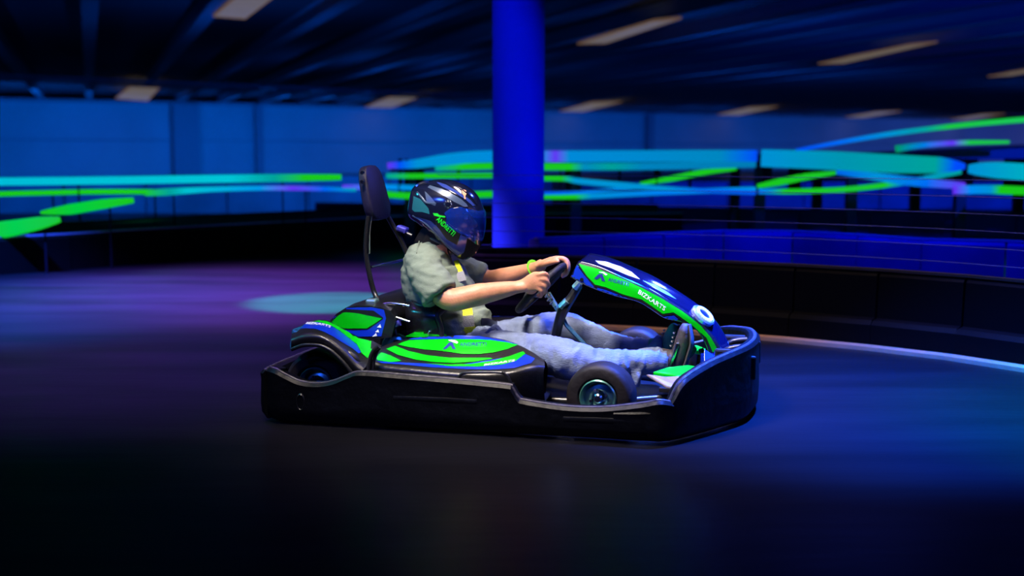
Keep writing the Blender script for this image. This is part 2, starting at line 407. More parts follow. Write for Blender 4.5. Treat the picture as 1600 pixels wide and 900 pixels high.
ceiling_panel([(180, 154), (203, 135), (250, 137), (231, 158)], 'small square-looking ceiling light panel above the far left blue wall')
ceiling_panel([(569, 168), (611, 151), (657, 151), (613, 168)], 'ceiling light panel left of the blue column, above the headrest')
ceiling_panel([(867, 176), (925, 160), (972, 159), (910, 175)], 'far row ceiling light panel just right of the blue column')
ceiling_panel([(1099, 184), (1172, 168), (1215, 167), (1140, 183)], 'far row ceiling light panel, second to the right of the blue column')
ceiling_panel([(1287, 189), (1370, 175), (1408, 174), (1325, 188)], 'far row ceiling light panel, third to the right of the blue column')
ceiling_panel([(1445, 193), (1535, 179), (1571, 178), (1480, 192)], 'thin far row ceiling light panel just above the climbing green strip')
ceiling_panel([(1576, 197), (1650, 187), (1690, 186), (1612, 196)], 'sliver of the farthest ceiling light panel at the right edge')
# ------------------------------------------------------------------ blue column
CX = gy(810, 300, 10.6).x
t = empty('round_column', (CX, 10.6, 0), 0, 'thick round building column washed in deep blue light behind the driver', 'column')
COLM = mat('column_paint', (0.012, 0.09, 0.5), 0.6, spec=0.2, mottled=0.05, mscale=3)
MB().lathe((0, 0, 0), [(0.0, 0.0), (0.225, 0.0), (0.225, CEIL), (0, CEIL)], 'Z', 40).build('shaft', COLM, t)
MB().lathe((0, 0, 0), [(0.30, 0.0), (0.30, 0.1), (0.24, 0.16), (0.22, 0.16), (0.22, 0.0)], 'Z', 40).build('base_collar', COLM, t)
MB().lathe((0, 0, 0), [(0.22, CEIL - 0.02), (0.34, CEIL - 0.02), (0.34, CEIL - 0.14), (0.22, CEIL - 0.14)], 'Z', 40).build('capital', COLM, t)
# ------------------------------------------------------------------ barriers
BAR = mat('barrier_plastic', (0.0012, 0.0012, 0.002), 0.6, spec=0.06, bump=0.2, bscale=12)
BARC = mat('barrier_cap', (0.02, 0.011, 0.010), 0.6)
KERB = mat('kerb_paint', (0.36, 0.19, 0.10), 0.7, bump=0.3, bscale=30)
BARB = mat('blue_barrier_plastic', (0.03, 0.04, 0.30), 0.6, spec=0.2, mottled=0.3, mscale=2)
def resample(pts, step):
    P, _ = smooth_path(pts, 0, 12); out = [P[0]]; acc = 0
    for i in range(1, len(P)):
        d = (P[i] - P[i - 1]).length
        while acc + d >= step:
            q = P[i - 1] + (P[i] - P[i - 1]) * ((step - acc) / (P[i] - P[i - 1]).length); out.append(q)
            P[i - 1] = q; d = (P[i] - q).length; acc = 0
        acc += d
    return out
def barrier(name, label, pts, ht, th, step, m, capm, side, tier=True, kerb=True, cat='barrier', group=None):
    """side: +1 when the track lies to the left of the direction of travel"""
    S = resample(pts, step); org = S[0].copy()
    t = empty(name, org, 0, label, cat, group)
    for i in range(len(S) - 1):
        a, b = S[i] - org, S[i + 1] - org; d = (b - a).normalized(); n = V((-d.y, d.x, 0)) * side
        a = a + d * 0.006; b = b - d * 0.006
        prof = [(0, 0), (0, ht - 0.03), (0.03, ht), (th - 0.03, ht), (th, ht - 0.03), (th, 0)]
        if tier: prof = [(-0.07, 0), (-0.07, 0.13), (-0.045, 0.155), (0.0, 0.165), (0.012, ht - 0.03), (0.035, ht), (th - 0.03, ht), (th, ht - 0.03), (th, 0)]
        v = [q - n * x + V((0, 0, z)) for q in (a, b) for x, z in prof]; k_ = len(prof)
        f = [(j, j + 1, k_ + j + 1, k_ + j) for j in range(k_ - 1)] + [tuple(range(k_)), tuple(range(2 * k_ - 1, k_ - 1, -1))]
        MB().add(v, f).build('barrier_panel', m, t, smooth=False)
    Q = [p - org for p in S]
    def strip(nm, x0, x1, z0, z1, mm):
        v = []; f = []
        for i, p in enumerate(Q):
            d = (Q[min(i + 1, len(Q) - 1)] - Q[max(i - 1, 0)]).normalized(); n = V((-d.y, d.x, 0)) * side
            v += [p - n * x0 + V((0, 0, z0)), p - n * x0 + V((0, 0, z1)), p - n * x1 + V((0, 0, z1)), p - n * x1 + V((0, 0, z0))]
        for i in range(len(Q) - 1):
            a_ = 4 * i
            f += [(a_ + j, a_ + (j + 1) % 4, a_ + 4 + (j + 1) % 4, a_ + 4 + j) for j in range(4)]
        f += [(0, 1, 2, 3), tuple(4 * (len(Q) - 1) + j for j in (3, 2, 1, 0))]
        return MB().add(v, f).build(nm, mm, t, smooth=False)
    strip('top_rail', 0.02, 0.07, ht - 0.002, ht + 0.012, capm)
    if kerb: strip('kerb_strip', -0.17, -0.08, 0, 0.022, KERB)
    return t, S
# near barrier round the outside of the bend (black, tan kerb at its foot)
PATHR = [V((5.2, 1.2, 0)), V((4.6, 2.8, 0)), V((3.75, 4.45, 0))] + [V((p.x, p.y, 0)) for p in (gz(1600, 572), gz(1400, 545), gz(1190, 525), gz(1000, 512), gz(850, 506), gz(705, 503))] + [V((-0.5, 8.1, 0)), V((-0.3, 8.4, 0)), V((0.2, 8.5, 0)), V((0.8, 8.5, 0))]
barrier('track_barrier', 'low black plastic barrier with tan kerb curving behind the kart to the right', PATHR, 0.43, 0.16, 0.5, BAR, BARC, 1)
PATHL = [V((-7.8, 8.3, 0))] + [V((p.x, p.y, 0)) for p in (gz(0, 430), gz(270, 408), gz(540, 388), gz(700, 378))] + [V((2.2, 15.4, 0))]
LIL = mat('lilac_rail', (0.30, 0.18, 0.38), 0.5)
barrier('track_barrier', 'black barrier with lilac top rail across the far side of the track, left', PATHL, 0.335, 0.16, 0.8, BAR, LIL, -1, tier=False, kerb=False)
barrier('track_barrier', 'second dark barrier showing just above the lilac-railed one', [p + V((-0.1, 0.9 + 0.03 * i, 0)) for i, p in enumerate(PATHL)], 0.40, 0.16, 0.8, mat('blueish_black_plastic', (0.012, 0.014, 0.03), 0.5), BARC, -1, tier=False, kerb=False)
def on(px, py, z):
    p = gz(px, py, z); return V((p.x, p.y, 0))
PATHB = [on(842, 374, 0.45), on(920, 371, 0.45), on(1000, 367, 0.45), on(1180, 361, 0.45), on(1320, 367, 0.45), on(1460, 376, 0.45), on(1600, 379, 0.45), on(1800, 392, 0.45)]
barrier('track_barrier', 'blue-lit barrier in the middle distance behind the wire fence, right', PATHB, 0.45, 0.16, 0.6, BARB, mat('blue_cap', (0.15, 0.18, 0.5), 0.5), -1, tier=False, kerb=False)
PATHF = [V((-3, 18.5, 0)), V((2, 17.0, 0)), V((8, 15.0, 0)), V((14, 13.5, 0))]
barrier('track_barrier', 'long dark barrier under the raised neon track', PATHF, 0.34, 0.2, 0.9, BARB, BARC, -1, tier=False, kerb=False)
PW = mat('partition_paint', (0.3, 0.34, 0.45), 0.7, mottled=0.2, mscale=1.5)  # invented low partitions that read as blue haze in the dark background
t = empty('added_partition', (-13, 22.5, 0), 0, 'low blue-lit partition added to fill the dark below the neon strips on the left', 'partition')
for i in range(13): MB().box((i * 1.5 - 5, 0.008 * (i % 2), 0.34), (1.47, 0.12, 0.68)).build('panel', PW, t, smooth=False)
t = empty('added_partition', (2.0, 24.0, 0), 0, 'low deep blue partition added as haze under the raised track, right of the column', 'partition')
for i in range(16): MB().box((i * 1.5, 0.06 + 0.008 * (i % 2), 0.27), (1.47, 0.12, 0.54)).build('panel', PW, t, smooth=False)
# wire fence standing on the near barrier: six cables
S = [p + V((0.0, 0.09, 0)) for p in PATHR[2:10]]
t = empty('cable_fence', S[0], 0, 'fence of six thin blue-lit wires above the black barrier', 'fence')
FP, _ = smooth_path([p - S[0] for p in S], 0, 8)
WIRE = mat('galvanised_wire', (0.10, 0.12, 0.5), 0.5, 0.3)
for z in (0.50, 0.59, 0.68, 0.77, 0.86, 0.95):
    MB().tube([p + V((0, 0, z)) for p in FP], 0.0022, 5, 1).build('wire', WIRE, t)
# ------------------------------------------------------------------ raised track with its neon strips
DK = mat('deck_dark', (0.012, 0.015, 0.03), 0.6)
t = empty('raised_track', gy(1185, 300, 14.6), 0, 'dark raised upper track on slim posts behind the neon strips', 'track deck')
o0 = V(t.location)
for a, b in (((610, 262), (900, 248)), ((900, 248), (1185, 247)), ((1185, 247), (1500, 262)), ((1500, 262), (1760, 280))):
    p, q = gy(*a, 14.6), gy(*b, 14.6); q = q - o0; p = p - o0
    d = (q - p).normalized()
    v = [x + V((0, y, z)) for x in (p, q) for y, z in ((0, -0.05), (0, 0.05), (2.2, 0.05), (2.2, -0.05))]
    MB().add(v, [(0, 1, 5, 4), (1, 2, 6, 5), (2, 3, 7, 6), (3, 0, 4, 7), (3, 2, 1, 0), (4, 5, 6, 7)]).build('deck_section', DK, t, smooth=False)
for px in (640, 900, 1187, 1330, 1500, 1680):
    for y in (14.75, 16.4):
        p = gy(px, 300, 14.75) - o0
        MB().box((p.x, y - 14.6, -o0.z + 0.5), (0.12, 0.12, 1.0)).build('post', DK, t, smooth=False)
# upper deck, dark, top right
a, b, c, d = gy(1392, 240, 16), gy(1790, 222, 16), gy(1790, 250, 16), gy(1400, 249, 16)
og = a.copy(); t2 = MB().add([x - og for x in (a, b, c, d)] + [x - og + V((0, 3, 0)) for x in (a, b, c, d)], [(0, 1, 2, 3), (7, 6, 5, 4), (0, 4, 5, 1), (1, 5, 6, 2), (2, 6, 7, 3), (3, 7, 4, 0)]).build('ramp_deck', DK, smooth=False)
t2.location = og; tag(t2, 'black wedge of the upper ramp at the right edge under the violet strip', 'ramp')
NOCOL = mat('matt_dark_bracket', (0.004, 0.005, 0.012), 0.8, spec=0.05)
CY, CY2, GR, BL, VI, TE = (0.0, 0.52, 0.62), (0.0, 0.28, 0.66), (0.01, 0.56, 0.01), (0.0, 0.07, 0.95), (0.12, 0.03, 0.9), (0.0, 0.36, 0.32)
def led(label, pts, widths, Y, stops, depth=0.05, group='neon light strips along the track', posts=False):
    """a rounded flat LED bar following the points; widths in metres"""
    P = [gy(x, y, Y) for x, y in pts]; og = P[0].copy(); Q = [p - og for p in P]
    Wd = widths if isinstance(widths, list) else [widths] * len(Q)
    b = MB(); PP, R = smooth_path(Q, Wd, 6)
    n = len(PP); seg = 10; v = []; f = []; al = []
    L = [0]
    for i in range(1, n): L.append(L[-1] + (PP[i] - PP[i - 1]).length)
    for i in range(n):
        d = (PP[min(i + 1, n - 1)] - PP[max(i - 1, 0)]).normalized(); nn = V((-d.z, 0, d.x)); ww = R[i] / 2
        for x, y in ((-1, 0.5), (-1, -0.3), (-0.75, -1), (0.75, -1), (1, -0.3), (1, 0.5)):
            v.append(PP[i] + nn * (x * ww) + V((0, y * depth, 0))); al.append(L[i] / L[-1])
    for i in range(n - 1):
        for j in range(6): f.append((6 * i + j, 6 * i + (j + 1) % 6, 6 * i + 6 + (j + 1) % 6, 6 * i + 6 + j))
    f += [tuple(range(6)), tuple(6 * (n - 1) + j for j in range(5, -1, -1))]
    o = mesh_obj('neon_strip', v, f, led_mat('neon_' + label[:20], stops, L[-1]), None, False); o.location = og
    at = o.data.attributes.new('along', 'FLOAT', 'POINT')
    for i, x in enumerate(al): at.data[i].value = x
    for t_ in (0.25, 0.75):
        p = PP[int(t_ * (n - 1))]
        if Y > 13.5 and p.x + og.x < -1.35: continue
        if Y < 13.5:
            MB().box((p.x, depth * 0.9, (p.z - (og.z + p.z) / 2)), (0.012, 0.02, og.z + p.z)).build('post', NOCOL, o, smooth=False)
        elif Y < 15:
            zt = max(0.02, 1.02 - og.z - p.z)
            MB().box((p.x, 0.02 + (14.8 - Y) / 2, p.z + zt / 2), (0.012, 14.8 - Y, zt + 0.02)).build('bracket', NOCOL, o, smooth=False)
    return tag(o, label, 'neon light', group)
W = lambda px, Y: px * Y / 1900.0
Y = 14.3
led('broad cyan neon band, middle section crossing the blue column', [(606, 259), (650, 256), (700, 249), (760, 244.5), (880, 244.5), (1000, 244), (1100, 243.5), (1182, 243.5)], [W(9, Y), W(14, Y)] + [W(18, Y)] * 6, Y, [(0, VI), (0.03, BL), (0.08, CY2), (0.42, (0, 0.24, 0.72)), (0.455, VI), (0.49, (0, 0.25, 0.68)), (0.9, (0, 0.24, 0.52)), (1, BL)])
led('broad cyan neon band, right section ending in a blue tip', [(1190, 247), (1300, 251), (1400, 256), (1470, 258), (1506, 260)], [W(26, Y), W(28, Y), W(28, Y), W(24, Y), W(9, Y)], Y - 0.3, [(0, CY2), (0.4, (0, 0.30, 0.42)), (0.85, TE), (0.95, BL), (1, BL)])
led('broad cyan neon band cut by the right edge', [(1514, 264), (1560, 266), (1700, 276)], [W(12, Y), W(24, Y), W(28, Y)], Y - 0.6, [(0, CY2), (0.5, (0, 0.42, 0.52)), (1, CY)])
led('short green strip under the cyan band, left of the column', [(680, 262), (740, 260), (789, 259)], W(10, Y), Y + 0.1, [(0, TE), (0.4, GR), (1, GR)])
led('double green strip between the headrest and the column', [(604, 275), (640, 275), (789, 274)], W(8, Y), Y + 0.1, [(0, TE), (0.2, GR), (1, GR)])
led('lower green strip behind the helmet', [(598, 303), (640, 306), (700, 305), (789, 303)], W(10, Y), Y + 0.1, [(0, GR), (1, GR)])
led('pale blue strip between headrest and helmet', [(536, 293), (600, 292), (660, 294)], W(8, Y), Y + 0.2, [(0, VI), (0.4, (0.0, 0.25, 0.9)), (1, CY2)])
led('green to cyan strip right under the cyan band', [(828, 260.5), (890, 260.5), (1000, 260), (1080, 258.5), (1180, 256)], W(11, Y), Y + 0.1, [(0, GR), (0.18, GR), (0.24, (0, 0.25, 0.5)), (0.36, (0, 0.34, 0.3)), (0.5, (0, 0.22, 0.5)), (1, (0, 0.2, 0.45))])
led('green strip bending down into pale blue beside the column', [(828, 279), (880, 279), (905, 283), (970, 289), (1060, 296), (1180, 301)], [W(8, Y)] * 2 + [W(9, Y)] * 2 + [W(7, Y)] * 2, Y + 0.2, [(0, GR), (0.14, GR), (0.2, (0, 0.3, 0.65)), (0.6, CY2), (0.75, (0, 0.15, 0.9)), (1, (0, 0.1, 0.9))])
led('lowest green and blue strip beside the column', [(829, 307), (905, 307), (990, 303), (1080, 299), (1180, 296)], W(8, Y), Y + 0.3, [(0, GR), (0.2, GR), (0.27, CY2), (0.6, (0, 0.2, 0.85)), (1, (0, 0.3, 0.8))])
led('thin blue strip crossing under the green one', [(835, 302), (900, 301), (960, 296), (1010, 291)], W(5, Y), Y + 0.25, [(0, BL), (0.5, (0, 0.2, 0.8)), (1, CY2)])
led('slanting green strip rising to the cyan band, left of the post', [(1000, 287), (1050, 279), (1100, 269), (1150, 264)], [W(4, Y), W(9, Y), W(9, Y), W(4, Y)], Y + 0.3, [(0, GR), (1, GR)])
led('slanting green strip rising to the cyan band, right of the post', [(1184, 291), (1220, 284), (1260, 276), (1305, 270)], [W(6, Y), W(11, Y), W(10, Y), W(5, Y)], Y - 0.1, [(0, GR), (1, GR)])
led('long green strip rising to the right beneath the cyan band', [(1186, 299), (1240, 299), (1320, 296), (1400, 287), (1450, 278), (1500, 268)], W(8, Y), Y - 0.15, [(0, (0, 0.2, 0.9)), (0.05, CY2), (0.12, GR), (0.62, GR), (0.7, CY2), (1, TE)])
led('blue strip dropping to the right across the green one', [(1308, 268), (1370, 276), (1430, 284), (1506, 290)], [W(9, Y), W(12, Y), W(14, Y), W(10, Y)], Y - 0.2, [(0, (0, 0.12, 0.8)), (0.3, CY2), (0.7, (0, 0.15, 0.9)), (1, VI)])
led('low cyan to green strip at the right edge', [(1490, 297), (1540, 296), (1600, 298), (1720, 302)], W(13, Y), Y - 0.4, [(0, VI), (0.1, (0, 0.25, 0.9)), (0.24, CY2), (0.3, GR), (1, GR)])
led('thin strip climbing in an arc above the cyan band to the right edge', [(1244, 235), (1320, 221), (1400, 208), (1500, 196), (1600, 187), (1720, 180)], [W(5, Y), W(7, Y), W(8, Y), W(8, Y), W(9, Y), W(9, Y)], Y + 1.0, [(0, BL), (0.15, (0, 0.15, 0.9)), (0.3, CY2), (0.42, TE), (0.5, GR), (1, GR)])
led('short violet and green strip above the black ramp', [(1400, 233), (1440, 227), (1500, 223), (1575, 222)], [W(12, Y), W(9, Y), W(8, Y), W(5, Y)], Y + 1.4, [(0, (0, 0.3, 0.12)), (0.25, (0, 0.2, 0.8)), (0.5, VI), (0.65, GR), (1, GR)])
YL = 13.0
led('long cyan strip across the blue wall, left', [(-40, 284), (120, 282.5), (300, 280), (440, 278), (533, 277)], [W(12, YL)] * 4 + [W(9, YL)], YL, [(0, (0, 0.50, 0.68)), (0.7, (0, 0.55, 0.66)), (0.82, TE), (0.9, GR), (1, GR)])
led('long green strip under the cyan one, left', [(-40, 304), (80, 301), (160, 299.5), (240, 300), (275, 302)], [W(8, YL)] * 4 + [W(5, YL)], YL + 0.1, [(0, GR), (1, GR)])
led('pale blue strip left of the headrest', [(228, 302), (260, 300), (330, 296), (420, 294), (500, 295), (556, 297)], [W(8, YL), W(11, YL), W(8, YL), W(7, YL), W(7, YL), W(5, YL)], YL - 0.1, [(0, GR), (0.12, TE), (0.2, CY), (0.55, (0, 0.3, 0.8)), (0.7, VI), (0.85, (0, 0.12, 0.9)), (1, (0, 0.3, 0.5))])
led('slanting green light bar above the left barrier', [(66, 332), (110, 327), (160, 319), (208, 313)], [W(5, 12), W(16, 12), W(15, 12), W(8, 12)], 11.6, [(0, GR), (0.4, (0.0, 0.62, 0.05)), (1, GR)])
led('slanting green light bar cut by the left edge', [(-40, 365), (10, 358), (60, 349), (93, 343)], [W(26, 11), W(26, 11), W(20, 11), W(8, 11)], 11.0, [(0, GR), (0.5, (0.0, 0.62, 0.05)), (1, GR)])
# ================================================================== the kart
kart = empty('go_kart', KC, YAW, 'black, green and blue go-kart carrying the helmeted driver', 'go-kart')
LIT_EDGE = mat('bumper_edge_highlight', (0.032, 0.028, 0.045), 0.45, bump=0.5, bscale=35, mottled=0.4, mscale=30)  # paler tone paints the light caught by the bumper's top edge
# ---- perimeter bumper: plan path (u,v) + image row of the top edge
def wall_ring(name, plan, tops, z0, th, m, lip=0.03, k=5, flare=0.02):
    """plan: list of (u,v); tops: heights; outward is to the right of travel"""
    P, _ = smooth_path([V((u, v, t_)) for (u, v), t_ in zip(plan, tops)], 0, k)
    v = []; f = []; n = len(P)
    for i, p in enumerate(P):
        d = P[min(i + 1, n - 1)] - P[max(i - 1, 0)]; d.z = 0; d.normalize(); o_ = V((d.y, -d.x, 0)); q = V((p.x, p.y, 0)); T = p.z
        prof = [(-th, z0 + 0.01), (-flare, z0), (0.0, z0 + 0.03), (0.004, z0 + 0.35 * (T - z0)), (0.0, T - 0.035), (0.004, T - 0.012), (-0.008, T), (-th + 0.008, T), (-th, T - 0.012)]
        v += [q + o_ * x + V((0, 0, z)) for x, z in prof]
    K = 9
    for i in range(n - 1):
        for j in range(K): f.append((K * i + j, K * i + (j + 1) % K, K * (i + 1) + (j + 1) % K, K * (i + 1) + j))
    f += [tuple(range(K)), tuple(K * (n - 1) + j for j in range(K - 1, -1, -1))]
    o = MB().add(v, f).build(name, m, kart); sharp(o, 50)
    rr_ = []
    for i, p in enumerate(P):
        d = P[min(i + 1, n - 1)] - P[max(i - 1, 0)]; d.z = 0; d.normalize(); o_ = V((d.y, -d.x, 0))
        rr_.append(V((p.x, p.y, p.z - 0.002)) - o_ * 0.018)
    MB().tube(rr_, 0.008, 8, 1).build('top_edge_highlight', LIT_EDGE, o)  # thin tube added to carry the painted edge highlight
    return o
SV = -0.735
side_px = [(412, 577), (430, 579), (447, 588), (468, 597), (495, 600), (520, 596), (545, 586), (565, 582), (640, 588), (720, 595), (790, 602), (798, 606), (808, 622), (820, 627), (880, 636), (940, 638), (1000, 632), (1030, 627)]
plan = []; tops = []
for x, y in side_px:
    p = kv(x, y, SV); vv = SV
    if x < 430: vv = SV + 0.03
    plan.append((p.x, vv)); tops.append(p.z)
sp = plan[-1][0]; print('side bumper u', plan[0][0], sp)
plan += [(sp + 0.05, SV + 0.03)]; tops += [tops[-1] - 0.01]
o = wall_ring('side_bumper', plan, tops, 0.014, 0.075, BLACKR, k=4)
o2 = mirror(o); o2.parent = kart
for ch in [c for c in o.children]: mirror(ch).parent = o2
# rear bumper
ru = plan[0][0]
rb = [(ru - 0.035, 0.70), (ru - 0.05, 0.5), (ru - 0.055, 0.2), (ru - 0.055, -0.2), (ru - 0.05, -0.5), (ru - 0.035, -0.68), (ru - 0.01, -0.715)]
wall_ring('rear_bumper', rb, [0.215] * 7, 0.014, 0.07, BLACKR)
# front bumper: chamfered corners, taller, climbing towards the nose
fp = [(0.50, -0.738), (0.62, -0.737), (0.70, -0.712), (0.755, -0.66), (0.84, -0.52), (0.915, -0.38), (0.965, -0.27), (0.99, -0.15), (1.0, 0.0)]
def fh(i, py): return zat(fp[i][0], fp[i][1], py)
ft = [0.128, 0.135, 0.15, 0.238, 0.285, 0.305, 0.315, 0.318, 0.318]
plan = fp + [(u, -v) for u, v in fp[-2::-1]]; tp = ft + ft[-2::-1]
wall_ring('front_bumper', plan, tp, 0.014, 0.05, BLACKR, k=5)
# moulded corner housings, ribs and slots of the front bumper
for s in (-1, 1):
    b = MB()
    for x, y_, a in ((0.975, s * 0.205, 0.15),):
        MB().box((x, y_, 0.22), (0.05, 0.02, 0.10)).build('bumper_slot', BLACKS, kart, smooth=False, bevel=0.008)
    MB().box((0.90, s * 0.20, 0.235), (0.14, 0.035, 0.12)).build('bumper_bracket', SATIN, kart, smooth=False, bevel=0.01)
    MB().tube([(0.84, s * 0.10, 0.10), (0.86, s * 0.10, 0.26), (0.95, s * 0.10, 0.29)], 0.014).build('bumper_hoop', SATIN, kart)
for x in (-0.80,):
    p = kv(470, 630, SV); h_ = MB().lathe((0, 0, 0), [(0.0, 0.002), (0.013, 0.002), (0.016, -0.004), (0.019, 0.0), (0.019, 0.02)], 'Y', 24).build('bumper_hole', BLACKS, kart); h_.location = (p.x, SV - 0.002, p.z + 0.005); h_.scale = (1, 1, 1.9)
# scuff grooves on the near side
for (x0, y0), (x1, y1) in (((615, 622), (745, 628)), ((880, 655), (1000, 660))):
    a, b = kv(x0, y0, SV), kv(x1, y1, SV); a.y = b.y = SV + 0.004
    MB().tube([a, (a + b) / 2 + V((0, -0.001, 0.002)), b], (0.009, 0.012), 8).build('moulded_rib', BLACKR, kart)
# ---- chassis
MB().box((0.25, 0, 0.055), (1.0, 0.56, 0.012)).build('floor_pan', SATIN, kart, smooth=False)
for s in (-1, 1):
    MB().tube([(-0.92, s * 0.28, 0.10), (-0.4, s * 0.30, 0.08), (0.1, s * 0.32, 0.07), (0.40, s * 0.30, 0.07), (0.62, s * 0.22, 0.08), (0.85, s * 0.18, 0.09)], 0.016).build('chassis_rail', SATIN, kart)
    MB().tube([(-0.5, s * 0.33, 0.1), (-0.45, s * 0.64, 0.09), (0.10, s * 0.66, 0.09), (0.16, s * 0.33, 0.1)], 0.014, smooth=8).build('nerf_bar', SATIN, kart)
MB().tube([(0.41, -0.42, 0.13), (0.41, 0.42, 0.13)], 0.013, smooth=1).build('front_axle', CHROME, kart)
MB().tube([(-0.77, -0.52, 0.13), (-0.77, 0.52, 0.13)], 0.02, smooth=1).build('rear_axle', CHROME, kart)
# ---- wheels
def wheel(c, r, wd, rim, steer=0.0):
    w_ = wd / 2
    prof = [(r * 0.52, -w_ * 0.8), (r * 0.62, -w_), (r * 0.85, -w_ * 1.02), (r * 0.96, -w_ * 0.86), (r, -w_ * 0.55), (r * 1.005, 0), (r, w_ * 0.55), (r * 0.96, w_ * 0.86), (r * 0.85, w_ * 1.02), (r * 0.62, w_), (r * 0.52, w_ * 0.8)]
    o = MB().lathe((0, 0, 0), prof + [prof[0]], 'Y', 48).build('tyre', RUBBER, kart); o.location = c; o.rotation_euler = (0, 0, steer)
    e = -1
    rr = r * rim
    ri = MB().lathe((0, 0, 0), [(rr * 1.12, -w_ * 0.95), (rr * 1.05, -w_ * 1.03), (rr * 0.98, -w_ * 0.9), (rr * 0.86, -w_ * 0.62), (rr * 0.55, -w_ * 0.70), (rr * 0.45, -w_ * 0.62), (rr * 0.40, -w_ * 0.3), (rr * 0.4, w_ * 0.3), (rr * 0.9, w_ * 0.62), (rr * 1.05, w_ * 1.03), (rr * 1.12, w_ * 0.95)], 'Y', 48).build('rim', RIM, o)
    MB().lathe((0, 0, 0), [(0.0, -w_ * 1.02), (rr * 0.2, -w_ * 1.02), (rr * 0.27, -w_ * 0.95), (rr * 0.27, 0), (0.0, 0)], 'Y', 24).build('hub', CHROME, o)
    for i in range(4):
        a = i * PI / 2 + 0.4
        MB().lathe((rr * 0.5 * math.cos(a), 0, rr * 0.5 * math.sin(a)), [(0, -w_ * 0.82), (0.006, -w_ * 0.82), (0.006, -w_ * 0.4)], 'Y', 8).build('wheel_nut', CHROME, o)
    return o
pf = kv(936, 624, -0.56); print('front wheel', pf)
pr = kv(497, 602, -0.56); print('rear wheel', pr)
wheel((pf.x, -0.50, 0.135), 0.135, 0.13, 0.50, -0.08); wheel((pf.x, 0.51, 0.135), 0.135, 0.13, 0.50, -0.08)
wheel((pr.x, -0.50, 0.14), 0.14, 0.19, 0.48); wheel((pr.x, 0.50, 0.14), 0.14, 0.19, 0.48)
for s in (-1, 1):
    MB().box((pf.x, s * 0.405, 0.13), (0.05, 0.03, 0.14)).build('stub_axle', SATIN, kart, smooth=False, bevel=0.006)
    MB().tube([(pf.x - 0.08, s * 0.40, 0.11), (0.33, s * 0.05, 0.12)], 0.008, smooth=1).build('track_rod', CHROME, kart)
# ---- side pod (near), mirrored for the far one
def rowpx(pts, v): 
    vs_ = v if isinstance(v, (list, tuple)) else [v] * len(pts)
    return [kv(x, y, q) for (x, y), q in zip(pts, vs_)]
#      cols:        rear ------------------------------------------------ front
A0 = rowpx([(590, 548), (606, 538), (640, 529), (680, 525.5), (720, 524.5), (760, 526), (795, 533), (825, 546), (850, 562)], [-0.40, -0.34, -0.32, -0.31, -0.31, -0.31, -0.32, -0.36, -0.42])
A1 = rowpx([(587, 552), (604, 545), (640, 541), (680, 540), (720, 540), (762, 541), (800, 547), (829, 557), (851, 567)], [-0.46, -0.43, -0.41, -0.41, -0.41, -0.41, -0.42, -0.44, -0.47])
A2 = rowpx([(586, 558), (602, 558), (640, 561), (680, 564), (720, 566), (765, 567), (803, 565), (832, 566), (851, 570)], [-0.54, -0.54, -0.54, -0.54, -0.54, -0.54, -0.54, -0.53, -0.51])
A3 = rowpx([(586, 564), (602, 569), (640, 573), (680, 577), (720, 580), (765, 581), (803, 577), (832, 572), (851, 573)], [-0.61, -0.62, -0.63, -0.635, -0.635, -0.63, -0.62, -0.58, -0.54])
def drop(row, dz, dv, z=None): return [V((p.x, p.y + dv, (z if z is not None else p.z + dz))) for p in row]
A4 = drop(A3, -0.03, -0.018); A5 = drop(A3, 0, 0.0, 0.13); A6 = drop(A3, 0, 0.03, 0.07)
Am = [V((p.x, p.y + 0.07, p.z - 0.05)) for p in A0]; Am2 = [V((p.x, p.y + 0.02, 0.09)) for p in A0]
pod = grid('side_pod', [Am2, Am, A0, A1, A2, A3, A4, A5, A6], BLACKP, kart, k=5)
PT = bvh(pod)
C5 = lambda pts: crop(pts, 560, 500, 5.3333)
def stick5(nm, pts, m, off): return sticker(nm, C5(pts), PT, m, pod, off)
stick5('blue_border', [(150, 345), (270, 352), (560, 366), (760, 388), (1000, 392), (1200, 376), (1310, 345), (1395, 288), (1470, 322), (1440, 360), (1300, 402), (1100, 416), (900, 412), (600, 395), (330, 370), (200, 362)], BLUE, 0.0015)
stick5('blue_border', [(420, 152), (560, 138), (700, 131), (860, 131), (1000, 137), (1140, 158), (1240, 180), (1335, 212), (1300, 207), (1100, 168), (760, 158), (420, 166)], BLUE, 0.0015)
g1 = stick5('green_panel', [(325, 207), (420, 171), (760, 163), (1000, 166), (1100, 171), (1240, 190), (1325, 211), (1240, 245), (1120, 275), (1000, 288), (860, 285), (700, 262), (520, 245), (400, 225)], GREEN, 0.0025)
stick5('green_panel', [(232, 245), (305, 218), (420, 262), (560, 295), (750, 318), (1100, 318), (1122, 328), (960, 352), (800, 362), (640, 355), (480, 335), (330, 295)], GREEN, 0.0025)
stick5('green_panel', [(150, 318), (190, 272), (270, 300), (360, 345), (270, 355), (160, 342)], GREEN, 0.0025)
stick5('green_panel', [(560, 365), (760, 375), (940, 370), (1110, 345), (1260, 305), (1370, 265), (1390, 285), (1310, 345), (1200, 375), (1000, 392), (760, 388)], GREEN, 0.0025)
C8 = lambda pts: crop(pts, 660, 510, 8.0)
sticker('logo_mark', C8([(255, 295), (340, 208), (378, 208), (420, 295), (378, 295), (355, 245), (300, 290)]), PT, NAVY, pod, 0.004, 4)
sticker('logo_swoosh', C8([(325, 178), (370, 176), (420, 186), (450, 205), (435, 225), (425, 205), (390, 190), (330, 188)]), PT, WHITE, pod, 0.004, 4)
lettering('lettering', 'ANDRETTI', C8([(466, 256)])[0], C8([(800, 250)])[0], (0, -5.4), PT, NAVY, pod)
